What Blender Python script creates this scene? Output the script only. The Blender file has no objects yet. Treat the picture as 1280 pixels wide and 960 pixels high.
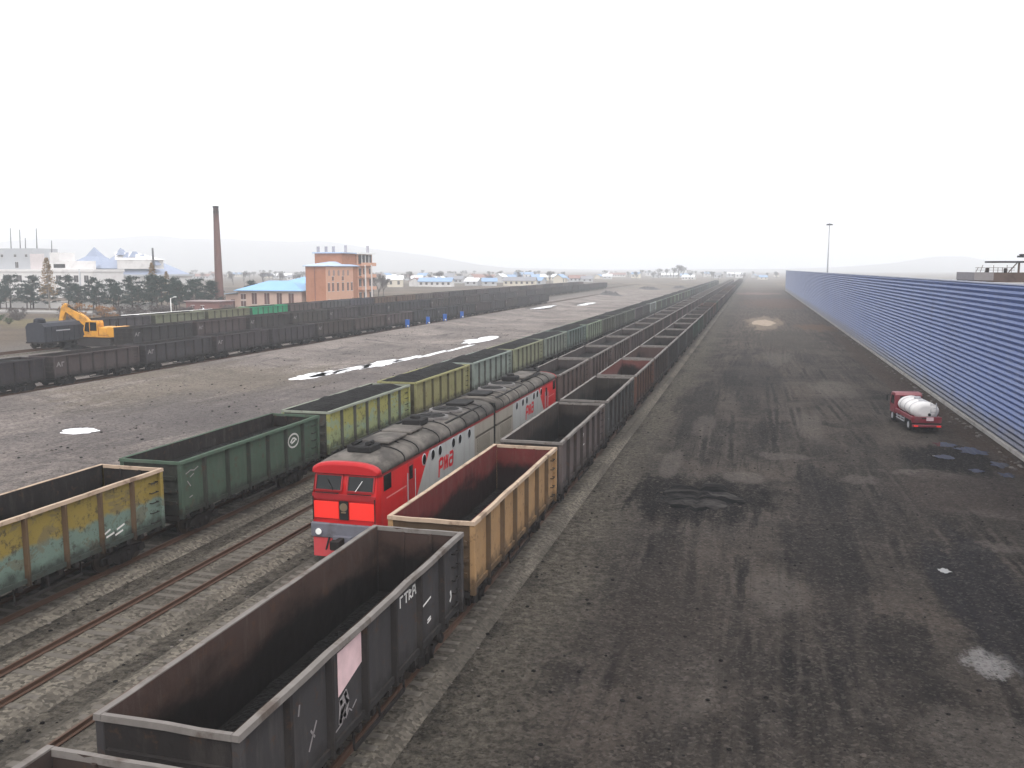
import bpy, math, random
from math import radians as R, sin, cos, pi
from mathutils import Vector, Matrix, noise

scene = bpy.context.scene
COL = scene.collection

# ------------------------------------------------------------------ camera, sky, sun, exposure
CAM_H = 12.24
cam_d = bpy.data.cameras.new('camera')
cam = bpy.data.objects.new('camera', cam_d)
COL.objects.link(cam)
cam.location = (0, 0, CAM_H)
cam.rotation_euler = (pi / 2 - 0.130, 0, 0.265)
cam_d.sensor_width = 36.0
cam_d.lens = 36.0 * 1105.8 / 1280
cam_d.clip_start = 0.2
cam_d.clip_end = 12000
scene.camera = cam

SUN_EL, SUN_AZ = R(58), R(150)
world = bpy.data.worlds.new('World')
scene.world = world
world.use_nodes = True
wt = world.node_tree
wt.nodes.clear()
w_out = wt.nodes.new('ShaderNodeOutputWorld')
w_bg = wt.nodes.new('ShaderNodeBackground')
w_sky = wt.nodes.new('ShaderNodeTexSky')
w_sky.sky_type = 'NISHITA'
w_sky.sun_disc = False
w_sky.sun_elevation = SUN_EL
w_sky.sun_rotation = SUN_AZ
w_sky.air_density = 1.0
w_sky.dust_density = 7.0
w_sky.ozone_density = 1.0
w_hs = wt.nodes.new('ShaderNodeHueSaturation')
w_hs.inputs['Saturation'].default_value = 0.22
w_hs.inputs['Value'].default_value = 1.0
wt.links.new(w_sky.outputs[0], w_hs.inputs['Color'])
w_mx = wt.nodes.new('ShaderNodeMix')
w_mx.data_type = 'RGBA'
w_mx.inputs[0].default_value = 0.55          # thick even cloud in front of the clear sky
w_mx.inputs[7].default_value = (17.0, 17.1, 17.5, 1)
wt.links.new(w_hs.outputs[0], w_mx.inputs[6])
wt.links.new(w_mx.outputs[2], w_bg.inputs['Color'])
w_bg.inputs['Strength'].default_value = 0.13
wt.links.new(w_bg.outputs[0], w_out.inputs['Surface'])

sun_d = bpy.data.lights.new('sun', 'SUN')
sun_d.energy = 0.8
sun_d.angle = R(30)
sun_d.color = (1.0, 0.96, 0.9)
sun = bpy.data.objects.new('sun', sun_d)
COL.objects.link(sun)
sun.rotation_euler = (pi / 2 - SUN_EL, 0, pi - SUN_AZ)

scene.view_settings.view_transform = 'Standard'
scene.view_settings.look = 'None'
scene.view_settings.gamma = 1.0
scene.view_settings.use_curve_mapping = False
scene.view_settings.exposure = 0.3
scene.cycles.use_denoising = True
scene.cycles.volume_bounces = 3
scene.cycles.max_bounces = 8
scene.cycles.diffuse_bounces = 4
scene.cycles.caustics_reflective = False
scene.cycles.caustics_refractive = False

# ------------------------------------------------------------------ node helper
class NT:
    def __init__(self, name, rough=0.8, spec=0.3):
        self.m = bpy.data.materials.new(name)
        self.m.use_nodes = True
        self.t = self.m.node_tree
        self.t.nodes.clear()
        self.out = self.t.nodes.new('ShaderNodeOutputMaterial')
        self.b = self.t.nodes.new('ShaderNodeBsdfPrincipled')
        self.b.inputs['Roughness'].default_value = rough
        self.b.inputs['Specular IOR Level'].default_value = spec
        self.t.links.new(self.b.outputs[0], self.out.inputs['Surface'])
    def put(self, sock, v):
        if isinstance(v, bpy.types.NodeSocket):
            self.t.links.new(v, sock)
        elif v is not None:
            if sock.type == 'RGBA' and len(v) == 3:
                v = (*v, 1)
            sock.default_value = v
    def coord(self, kind='Object'):
        return self.t.nodes.new('ShaderNodeTexCoord').outputs[kind]
    def pos(self):
        return self.t.nodes.new('ShaderNodeNewGeometry').outputs['Position']
    def scale(self, vec, s):
        n = self.t.nodes.new('ShaderNodeMapping')
        self.put(n.inputs['Vector'], vec)
        n.inputs['Scale'].default_value = s
        return n.outputs[0]
    def add_vec(self, a, b):
        n = self.t.nodes.new('ShaderNodeVectorMath')
        n.operation = 'ADD'
        self.put(n.inputs[0], a)
        self.put(n.inputs[1], b)
        return n.outputs[0]
    def sep(self, vec):
        n = self.t.nodes.new('ShaderNodeSeparateXYZ')
        self.put(n.inputs[0], vec)
        return n.outputs
    def noise(self, vec, scale, detail=4, rough=0.55, dist=0.0):
        n = self.t.nodes.new('ShaderNodeTexNoise')
        self.put(n.inputs['Vector'], vec)
        n.inputs['Scale'].default_value = scale
        n.inputs['Detail'].default_value = detail
        n.inputs['Roughness'].default_value = rough
        n.inputs['Distortion'].default_value = dist
        return n.outputs['Fac']
    def voro(self, vec, scale, out='Distance'):
        n = self.t.nodes.new('ShaderNodeTexVoronoi')
        self.put(n.inputs['Vector'], vec)
        n.inputs['Scale'].default_value = scale
        return n.outputs[out]
    def math(self, op, a, b=None, c=None, clamp=False):
        n = self.t.nodes.new('ShaderNodeMath')
        n.operation = op
        n.use_clamp = clamp
        self.put(n.inputs[0], a)
        if b is not None:
            self.put(n.inputs[1], b)
        if c is not None:
            self.put(n.inputs[2], c)
        return n.outputs[0]
    def step(self, v, lo, hi):
        n = self.t.nodes.new('ShaderNodeMapRange')
        n.interpolation_type = 'SMOOTHSTEP'
        self.put(n.inputs['Value'], v)
        n.inputs['From Min'].default_value = lo
        n.inputs['From Max'].default_value = hi
        return n.outputs[0]
    def mix(self, f, a, b, blend='MIX'):
        n = self.t.nodes.new('ShaderNodeMix')
        n.data_type = 'RGBA'
        n.blend_type = blend
        self.put(n.inputs[0], f)
        self.put(n.inputs[6], a)
        self.put(n.inputs[7], b)
        return n.outputs[2]
    def bump(self, h, strength=0.4, dist=0.05):
        n = self.t.nodes.new('ShaderNodeBump')
        n.inputs['Strength'].default_value = strength
        n.inputs['Distance'].default_value = dist
        self.put(n.inputs['Height'], h)
        self.t.links.new(n.outputs[0], self.b.inputs['Normal'])
    def color(self, c):
        self.put(self.b.inputs['Base Color'], c)
        return self
    def rough(self, r):
        self.put(self.b.inputs['Roughness'], r)
        return self

def simple(name, c, rough=0.75, var=0.25, scale=3.0, spec=0.12, metal=0.0, dirt=None):
    n = NT(name, rough, spec)
    f = n.noise(n.coord(), scale, 5, 0.6)
    lo = tuple(v * (1 - var) for v in c)
    hi = tuple(min(1, v * (1 + var)) for v in c)
    col = n.mix(f, lo, hi)
    if dirt:
        f2 = n.step(n.noise(n.coord(), scale * 0.6, 6, 0.65), 0.5, 0.68)
        col = n.mix(n.math('MULTIPLY', f2, 0.7), col, dirt)
    n.color(col)
    n.b.inputs['Metallic'].default_value = metal
    return n.m

M = {}
# --- wagon paint: the colour of each wagon sits on the object, weathering is shared
def wagon_paint(name, prop, shade=0.0):
    n = NT(name, 0.85, 0.1)
    oi = n.t.nodes.new('ShaderNodeObjectInfo')
    if prop:
        at = n.t.nodes.new('ShaderNodeAttribute')
        at.attribute_type = 'OBJECT'
        at.attribute_name = prop
        base = at.outputs['Color']
    else:
        base = oi.outputs['Color']
    cv = n.t.nodes.new('ShaderNodeCombineXYZ')
    n.put(cv.inputs[1], n.math('MULTIPLY', oi.outputs['Random'], 211.0))
    v = n.add_vec(n.coord(), cv.outputs[0])
    if shade:  # shade mixed into the base colour, for ribs and end walls
        base = n.mix(shade, base, (0.016, 0.0135, 0.013))
    f1 = n.noise(v, 0.9, 6, 0.65)
    f2 = n.step(n.noise(n.scale(v, (1, 2.6, 0.35)), 1.3, 6, 0.7), 0.48, 0.72)
    f3 = n.step(n.noise(v, 2.6, 6, 0.7), 0.56, 0.66)
    c = n.mix(n.math('MULTIPLY', f1, 0.55), base, (0.03, 0.026, 0.024))
    c = n.mix(n.math('MULTIPLY', f2, 0.5), c, n.mix(0.5, base, (0.11, 0.095, 0.085)))
    c = n.mix(n.math('MULTIPLY', f3, 0.45), c, (0.075, 0.04, 0.025))
    # coal dust along the lower edge
    z = n.sep(n.coord())[2]
    low = n.step(n.math('ADD', z, n.math('MULTIPLY', n.noise(v, 2.2, 4), -0.9)), 1.65, 1.15)
    c = n.mix(n.math('MULTIPLY', low, 0.75), c, (0.022, 0.02, 0.019))
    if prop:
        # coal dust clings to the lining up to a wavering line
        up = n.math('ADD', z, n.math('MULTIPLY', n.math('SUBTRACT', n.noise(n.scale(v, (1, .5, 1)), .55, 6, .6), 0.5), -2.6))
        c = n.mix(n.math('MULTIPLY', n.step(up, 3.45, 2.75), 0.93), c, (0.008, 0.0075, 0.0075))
    n.color(c)
    n.bump(n.math('ADD', n.noise(n.scale(v, (1, .6, .6)), 5, 4), n.math('MULTIPLY', n.noise(n.scale(v, (1, 1, .8)), 1.1, 2), 3.0)), 0.45, 0.05)
    return n.m
M['paint'] = wagon_paint('wagon_paint', None)
M['inner'] = wagon_paint('wagon_lining', 'lining')
M['ribs'] = wagon_paint('wagon_rib_shade', None, 0.72)  # darker copy of the paint: shadowed rib sides put into the colour
M['ends'] = wagon_paint('wagon_end_shade', None, 0.8)  # darker copy of the paint: shade between wagons painted on the end walls

def graffiti_paint(name, top, low, blotch):
    n = NT(name, 0.85, 0.1)
    v = n.coord()
    z = n.sep(v)[2]
    edge = n.step(n.math('ADD', z, n.math('MULTIPLY', n.noise(v, 1.4, 4), 0.7)), 2.95, 3.2)
    c = n.mix(edge, low, top)
    b = n.step(n.noise(n.scale(v, (1, .8, 1.3)), 0.75, 6, 0.65, 0.8), 0.53, 0.58)
    c = n.mix(n.math('MULTIPLY', b, 0.6), c, blotch)
    w = n.step(n.noise(v, 3.2, 8, 0.75), 0.52, 0.64)
    c = n.mix(n.math('MULTIPLY', w, 0.75), c, (0.045, 0.04, 0.034))
    low_f = n.step(n.math('ADD', z, n.math('MULTIPLY', n.noise(v, 2.2, 4), -0.9)), 1.75, 1.2)
    c = n.mix(n.math('MULTIPLY', low_f, 0.8), c, (0.022, 0.02, 0.019))
    n.color(c)
    n.bump(n.noise(v, 5, 4), 0.25, 0.03)
    return n.m
M['graffiti_a'] = graffiti_paint('graffiti_yellow_teal', (0.22, 0.165, 0.045), (0.13, 0.18, 0.15), (0.12, 0.1, 0.065))
M['graffiti_b'] = graffiti_paint('graffiti_lime', (0.26, 0.25, 0.085), (0.22, 0.25, 0.13), (0.19, 0.27, 0.22))
M['rim_bare'] = simple('rim_steel', (0.15, 0.135, 0.125), 0.7, 0.4, 2.0, dirt=(0.06, 0.04, 0.03))
M['rim_tan'] = simple('rim_tan', (0.36, 0.27, 0.2), 0.7, 0.3, 2.0, dirt=(0.1, 0.06, 0.04))
M['gear'] = simple('running_gear_iron', (0.022, 0.019, 0.018), 0.8, 0.5, 4.0)
M['wheel'] = simple('wheel_steel', (0.045, 0.036, 0.03), 0.6, 0.4, 4.0)
M['rail'] = simple('rusty_rail', (0.085, 0.05, 0.036), 0.55, 0.35, 1.5)
M['sleeper'] = simple('sleeper', (0.11, 0.098, 0.085), 0.9, 0.35, 1.2, dirt=(0.05, 0.045, 0.04))
M['white_paint'] = simple('white_stencil', (0.62, 0.6, 0.58), 0.7, 0.2, 8)
M['grey_paint'] = simple('grey_scuff', (0.22, 0.2, 0.2), 0.8, 0.3, 8)
M['pink_plate'] = simple('faded_plate', (0.62, 0.44, 0.45), 0.7, 0.25, 3)

def coal():
    n = NT('coal', 0.85, 0.12)
    v = n.pos()
    f = n.noise(v, 1.4, 6, 0.7)
    c = n.mix(f, (0.003, 0.0029, 0.003), (0.013, 0.0118, 0.0114))
    n.color(c)
    h = n.math('ADD', n.noise(v, 6, 6, 0.7), n.voro(v, 7))
    n.bump(h, 0.7, 0.12)
    return n.m
M['coal'] = coal()

# --- ground
PUDDLES = []     # (x, y, rx, ry) filled below, the ground dips there
PUDDLES += [(-49.2, 91.6, 1.2, 2.6), (-48.4, 95.0, .7, 3.2), (-47.6, 100.0, .8, 4.0), (-46.6, 106.5, 1.1, 5.0), (-45.6, 113.5, .55, 4), (-44.6, 121, .45, 5),
            (-45.7, 147.5, 1.5, 6.0), (-49.4, 55.7, 1.15, .95), (-62.0, 262, 2.2, 10), (-56.5, 305, 2.2, 10), (-44.0, 131, .4, 5)]
def ground_mat():
    n = NT('yard_ground', 0.95, 0.04)
    p = n.pos()
    wv = n.noise(p, 0.22, 5, 0.6)
    x, y, z = n.sep(p)
    xw = n.math('ADD', x, n.math('MULTIPLY', n.math('SUBTRACT', wv, 0.5), 5.0))
    streak = n.noise(n.scale(p, (1, 0.12, 1)), 0.55, 7, 0.62, 0.6)      # ruts and drag marks along the yard
    streak2 = n.noise(n.scale(p, (1, 0.05, 1)), 1.9, 5, 0.6, 0.3)
    cross = n.noise(n.scale(p, (0.16, 1, 1)), 0.38, 6, 0.62, 0.8)
    patch = n.noise(p, 0.085, 6, 0.62, 0.4)
    fine = n.noise(p, 3.0, 8, 0.72)
    grit = n.noise(p, 14.0, 4, 0.7)
    # right-hand coal yard
    yard = n.mix(n.step(streak, 0.3, 0.7), (0.022, 0.02, 0.0195), (0.066, 0.056, 0.049))
    yard = n.mix(n.math('MULTIPLY', n.step(patch, 0.45, 0.62), 0.75), yard, (0.105, 0.086, 0.073))
    yard = n.mix(n.math('MULTIPLY', n.step(n.noise(p, 0.16, 6, 0.65, 0.9), 0.55, 0.67), 0.75), yard, (0.012, 0.0115, 0.0125))
    yard = n.mix(n.math('MULTIPLY', n.step(cross, 0.58, 0.72), 0.55), yard, (0.095, 0.082, 0.073))
    yard = n.mix(n.math('MULTIPLY', n.step(streak2, 0.55, 0.7), 0.45), yard, (0.02, 0.0185, 0.018))
    rut = n.noise(n.scale(p, (1, 0.03, 1)), 1.25, 3, 0.5, 0.25)
    rut_m = n.math('MULTIPLY', n.step(n.math('ABSOLUTE', n.math('SUBTRACT', rut, 0.5)), 0.035, 0.008), n.step(n.noise(p, 0.11, 4, .6), .42, .6))
    yard = n.mix(n.math('MULTIPLY', rut_m, 0.6), yard, (0.012, 0.0115, 0.0125))
    mott = n.noise(n.scale(p, (1, .55, 1)), 0.9, 9, 0.74, 0.5)
    yard = n.mix(n.math('MULTIPLY', n.step(mott, 0.5, 0.62), 0.5), yard, (0.085, 0.073, 0.065))
    yard = n.mix(n.math('MULTIPLY', n.step(mott, 0.46, 0.36), 0.5), yard, (0.017, 0.016, 0.016))
    for (a0, amp, per, ph) in ((-3.6, .7, 19, .3), (-1.0, 1.2, 27, 1.9), (1.8, 1.5, 23, 4.1), (3.6, 1.0, 33, 2.2), (6.4, 1.3, 21, 5.2), (8.8, 1.6, 29, .9), (11.4, 1.0, 25, 3.3)):
        lane = n.math('MULTIPLY_ADD', n.math('SINE', n.math('MULTIPLY_ADD', y, 1 / per, ph)), amp, a0)
        dd = n.math('ABSOLUTE', n.math('SUBTRACT', n.math('ABSOLUTE', n.math('SUBTRACT', x, lane)), 0.92))
        dd = n.math('ADD', dd, n.math('MULTIPLY', n.math('SUBTRACT', n.noise(p, 1.1, 5, .65), .5), .55))
        brk = n.step(n.noise(n.scale(p, (.5, .35, 1)), 0.3, 4, .6), .44, .58)
        yard = n.mix(n.math('MULTIPLY', n.math('MULTIPLY', n.step(dd, .22, .08), brk), .85), yard, (0.016, 0.015, 0.0155))
        yard = n.mix(n.math('MULTIPLY', n.math('MULTIPLY', n.step(n.math('ABSOLUTE', n.math('SUBTRACT', dd, .3)), .11, .03), brk), .4), yard, (0.1, 0.086, 0.076))
    # gravel between the tracks
    grav = n.mix(n.step(fine, 0.3, 0.7), (0.065, 0.057, 0.047), (0.155, 0.137, 0.112))
    grav = n.mix(n.math('MULTIPLY', n.step(n.noise(n.scale(p, (1, .3, 1)), 0.35, 6, .65), 0.5, 0.66), 0.6), grav, (0.065, 0.06, 0.053))
    # field between the two groups of tracks
    fld = n.mix(n.step(patch, 0.33, 0.66), (0.2, 0.174, 0.163), (0.37, 0.318, 0.288))
    fld = n.mix(n.math('MULTIPLY', n.step(cross, 0.5, 0.7), 0.55), fld, (0.1, 0.09, 0.092))
    fld = n.mix(n.math('MULTIPLY', n.step(n.noise(n.scale(p, (0.3, 0.12, 1)), 0.9, 6, .7, 1.0), 0.54, 0.66), 0.6), fld, (0.3, 0.26, 0.235))
    fld = n.mix(n.math('MULTIPLY', n.step(n.noise(n.scale(p, (.5, .09, 1)), 1.0, 5, .7, .5), 0.55, 0.68), 0.6), fld, (0.06, 0.056, 0.06))
    fld = n.mix(n.math('MULTIPLY', n.step(mott, 0.52, 0.64), 0.4), fld, (0.33, 0.285, 0.26))
    fld = n.mix(n.math('MULTIPLY', n.step(mott, 0.46, 0.36), 0.4), fld, (0.075, 0.067, 0.067))
    # land beyond
    land = n.mix(n.step(n.noise(p, 0.02, 6, .6), 0.4, 0.62), (0.13, 0.105, 0.085), (0.21, 0.165, 0.125))
    land = n.mix(n.math('MULTIPLY', n.step(n.noise(n.scale(p, (.25, 1, 1)), 0.012, 4, .6), 0.5, 0.6), 0.6), land, (0.085, 0.082, 0.06))
    c = n.mix(n.step(xw, -7.6, -4.0), grav, yard)
    c = n.mix(n.step(xw, -27.0, -30.0), c, fld)
    c = n.mix(n.step(xw, -70.0, -76.0), c, (0.2, 0.18, 0.165))
    c = n.mix(n.step(xw, -92.0, -112.0), c, land)
    c = n.mix(n.step(xw, 17.5, 26.0), c, n.mix(0.6, land, yard))
    far = n.step(n.math('ADD', y, n.math('MULTIPLY', wv, 160.0)), 430.0, 760.0)
    c = n.mix(far, c, land)
    # drier, browner dust further up the yard, dragged out along the wheel tracks
    dry = n.step(n.math('ADD', y, n.math('MULTIPLY', n.math('SUBTRACT', streak, .5), 260.0)), 95.0, 210.0)
    dry = n.math('MULTIPLY', dry, n.math('MULTIPLY', n.step(xw, -6.5, -3.0), n.step(xw, 18.0, 16.0)))
    c = n.mix(n.math('MULTIPLY', dry, .55), c, n.mix(n.step(streak2, .4, .62), (0.15, 0.118, 0.1), (0.075, 0.062, 0.055)))
    # marks with a shape of their own: sand, rust-red earth, wet slurry, ash
    def spot(c, sx, sy, rx, ry, col, k=0.9, amp=1.0):
        dx = n.math('DIVIDE', n.math('SUBTRACT', x, sx), rx)
        dy = n.math('DIVIDE', n.math('SUBTRACT', y, sy), ry)
        d = n.math('ADD', n.math('MULTIPLY', dx, dx), n.math('MULTIPLY', dy, dy))
        d = n.math('ADD', d, n.math('MULTIPLY', n.math('SUBTRACT', streak, 0.5), 4.0 * amp))
        d = n.math('ADD', d, n.math('MULTIPLY', n.math('SUBTRACT', fine, 0.5), 2.2 * amp))
        return n.mix(n.math('MULTIPLY', n.step(d, 1.35, 0.5), k), c, col)
    c = spot(c, 2.6, 210, 4.2, 26, (0.24, 0.19, 0.145))
    c = spot(c, 6.0, 160, 5.0, 26, (0.07, 0.06, 0.052), 0.7)
    c = spot(c, 13.2, 195, 4.4, 12, (0.14, 0.085, 0.055), 0.85)
    c = spot(c, 10.0, 330, 14, 46, (0.12, 0.075, 0.058), 0.8)
    c = spot(c, 2.0, 450, 12, 20, (0.22, 0.15, 0.13), 0.8)
    c = spot(c, 15.8, 120, 2.2, 70, (0.085, 0.058, 0.045), 0.7)
    c = spot(c, -2.6, 47.5, 3.6, 5.5, (0.005, 0.005, 0.006), 0.95)
    c = spot(c, -4.4, 82, 1.8, 18, (0.016, 0.0155, 0.0165), 0.7)
    c = spot(c, 0.3, 105, 3.0, 26, (0.02, 0.019, 0.02), 0.55)
    c = spot(c, 3.5, 42, 1.7, 14, (0.016, 0.0155, 0.017), 0.6)
    for (sx, sy, rx, ry, k) in ((-.2, 53, 1.1, 1.6, .55), (2.2, 60, 1.4, 1.2, .5), (10.2, 56.5, 2.2, 1.0, .8), (12.4, 48, 2.6, .9, .7), (6.4, 54, .9, 1.1, .5), (-3.4, 70, .8, 5, .45),
                                (4.6, 72, 1.4, 6, .5), (1.5, 34, 1.3, 2.2, .4), (-1.6, 26, 1.2, 2.4, .4), (6.2, 24, 1.8, 1.6, .4), (10.8, 42, 1.4, .8, .6), (-4.6, 56, .6, 4, .5), (8.4, 95, 2.4, 7, .5), (3.4, 128, 2.0, 10, .5)):
        c = spot(c, sx, sy, rx, ry, (0.15, 0.13, 0.115), k, 1.5)
    for (sx, sy, rx, ry, k) in ((5.2, 31, 1.0, 2.4, .6), (-3.2, 38, .8, 3.4, .6), (12.8, 40, 1.2, 2.6, .6), (1.0, 68, 1.2, 4.5, .6), (7.6, 66, 1.0, 5, .5), (9.6, 26, 1.4, 1.6, .5), (-2.0, 96, 1.4, 9, .5)):
        c = spot(c, sx, sy, rx, ry, (0.013, 0.0125, 0.0135), k, 1.4)
    c = spot(c, 11.5, 52, 3.8, 5.0, (0.062, 0.05, 0.045), 0.75)
    c = spot(c, 13.0, 62, 2.6, 4.5, (0.007, 0.007, 0.009), 0.9)
    c = spot(c, 7.4, 29.3, .9, 1.1, (0.36, 0.345, 0.34), 0.7, 1.7)
    for (qx, qy, qa, qb) in PUDDLES[1:]:
        c = spot(c, qx, qy, qa * 1.5, qb * 1.35, (0.07, 0.06, 0.057), .75, .6)
    c = spot(c, -2.5, 31, 2.0, 7, (0.05, 0.042, 0.037), 0.6)
    c = spot(c, 9.0, 36, 1.6, 8, (0.02, 0.02, 0.024), 0.8)
    c = spot(c, -55, 82, 10, 20, (0.19, 0.16, 0.12), 0.6)
    c = spot(c, -47, 64, 9, 16, (0.13, 0.117, 0.118), 0.55)
    c = spot(c, -43, 100, 6, 60, (0.14, 0.123, 0.12), 0.45)
    c = spot(c, -128, 150, 26, 16, (0.22, 0.19, 0.085), 0.6)
    # coal dust under the trains
    for tx in (-10.15, -15.95, -25.15):
        d = n.math('ABSOLUTE', n.math('SUBTRACT', xw, tx))
        c = n.mix(n.math('MULTIPLY', n.step(d, 2.6, 1.2), 0.7), c, (0.024, 0.022, 0.02))
    peb = n.sep(n.voro(p, 11.0, 'Color'))[0]
    c = n.mix(n.math('MULTIPLY', n.step(peb, 0.72, 0.98), 0.45), c, n.mix(0.55, c, (0.2, 0.175, 0.155)))
    c = n.mix(n.math('MULTIPLY', n.step(peb, 0.25, 0.02), 0.5), c, (0.012, 0.0115, 0.0115))
    c = n.mix(n.math('MULTIPLY', n.step(grit, 0.35, 0.7), 0.22), c, n.mix(0.5, c, (0.16, 0.14, 0.125)))
    c = n.mix(n.math('MULTIPLY', n.step(fine, 0.58, 0.4), 0.28), c, (0.013, 0.012, 0.012))
    n.color(c)
    wet = n.step(n.noise(p, 0.13, 6, 0.65, 0.9), 0.56, 0.7)
    n.rough(n.math('SUBTRACT', 0.97, n.math('MULTIPLY', wet, 0.12)))
    h = n.math('ADD', n.math('MULTIPLY', streak2, 1.0), n.math('ADD', n.math('MULTIPLY', fine, 0.7), n.math('MULTIPLY', grit, 0.25)))
    n.bump(n.math('ADD', n.math('ADD', h, n.math('MULTIPLY', n.voro(p, 11.0), 0.5)), n.math('MULTIPLY', mott, 2.4)), 1.0, 0.22)
    return n.m
M['ground'] = ground_mat()

def ballast_mat():
    n = NT('ballast', 0.95, 0.05)
    p = n.pos()
    f = n.voro(p, 9.0, 'Color')
    c = n.mix(n.sep(f)[0], (0.05, 0.044, 0.037), (0.17, 0.15, 0.124))
    c = n.mix(n.math('MULTIPLY', n.step(n.noise(n.scale(p, (1, .25, 1)), 0.5, 6, .65), 0.42, 0.62), 0.7), c, (0.045, 0.04, 0.035))
    n.color(c)
    n.bump(n.voro(p, 9.0), 0.6, 0.06)
    return n.m
M['ballast'] = ballast_mat()

def water_mat():
    n = NT('puddle_water', 0.05, 0.8)
    n.color((0.05, 0.047, 0.045))
    n.b.inputs['IOR'].default_value = 1.55
    return n.m
M['water'] = water_mat()
def slush_mat():
    n = NT('melting_snow', .35, .5)
    p = n.pos()
    f = n.step(n.noise(n.scale(p, (1, .5, 1)), .7, 8, .7, .6), .34, .46)
    n.color(n.mix(f, (.09, .08, .078), n.mix(n.noise(p, 2, 4), (.62, .61, .62), (.84, .84, .86))))
    n.bump(n.noise(p, 3, 5), .3, .05)
    return n.m
M['slush'] = slush_mat()
M['concrete'] = simple('concrete', (0.3, 0.285, 0.27), 0.9, 0.25, 0.8, dirt=(0.15, 0.13, 0.12))
M['road'] = simple('road', (0.25, 0.235, 0.225), 0.9, 0.2, 0.2)
M['steel_dark'] = simple('dark_steel', (0.05, 0.05, 0.055), 0.6, 0.3, 2)
M['galv'] = simple('galvanised', (0.33, 0.33, 0.35), 0.5, 0.2, 2)
M['rust_brown'] = simple('brown_steel', (0.1, 0.07, 0.06), 0.8, 0.35, 1.0, dirt=(0.05, 0.035, 0.03))
M['glass'] = simple('dark_glass', (0.006, 0.007, 0.008), 0.15, 0.2, 3, 0.3)
M['rubber'] = simple('rubber', (0.018, 0.018, 0.018), 0.85, 0.3, 6)
M['white'] = simple('white_enamel', (0.78, 0.77, 0.76), 0.4, 0.08, 2)
M['lamp_white'] = simple('lamp_glass', (0.85, 0.85, 0.82), 0.25, 0.05, 2)

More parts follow.
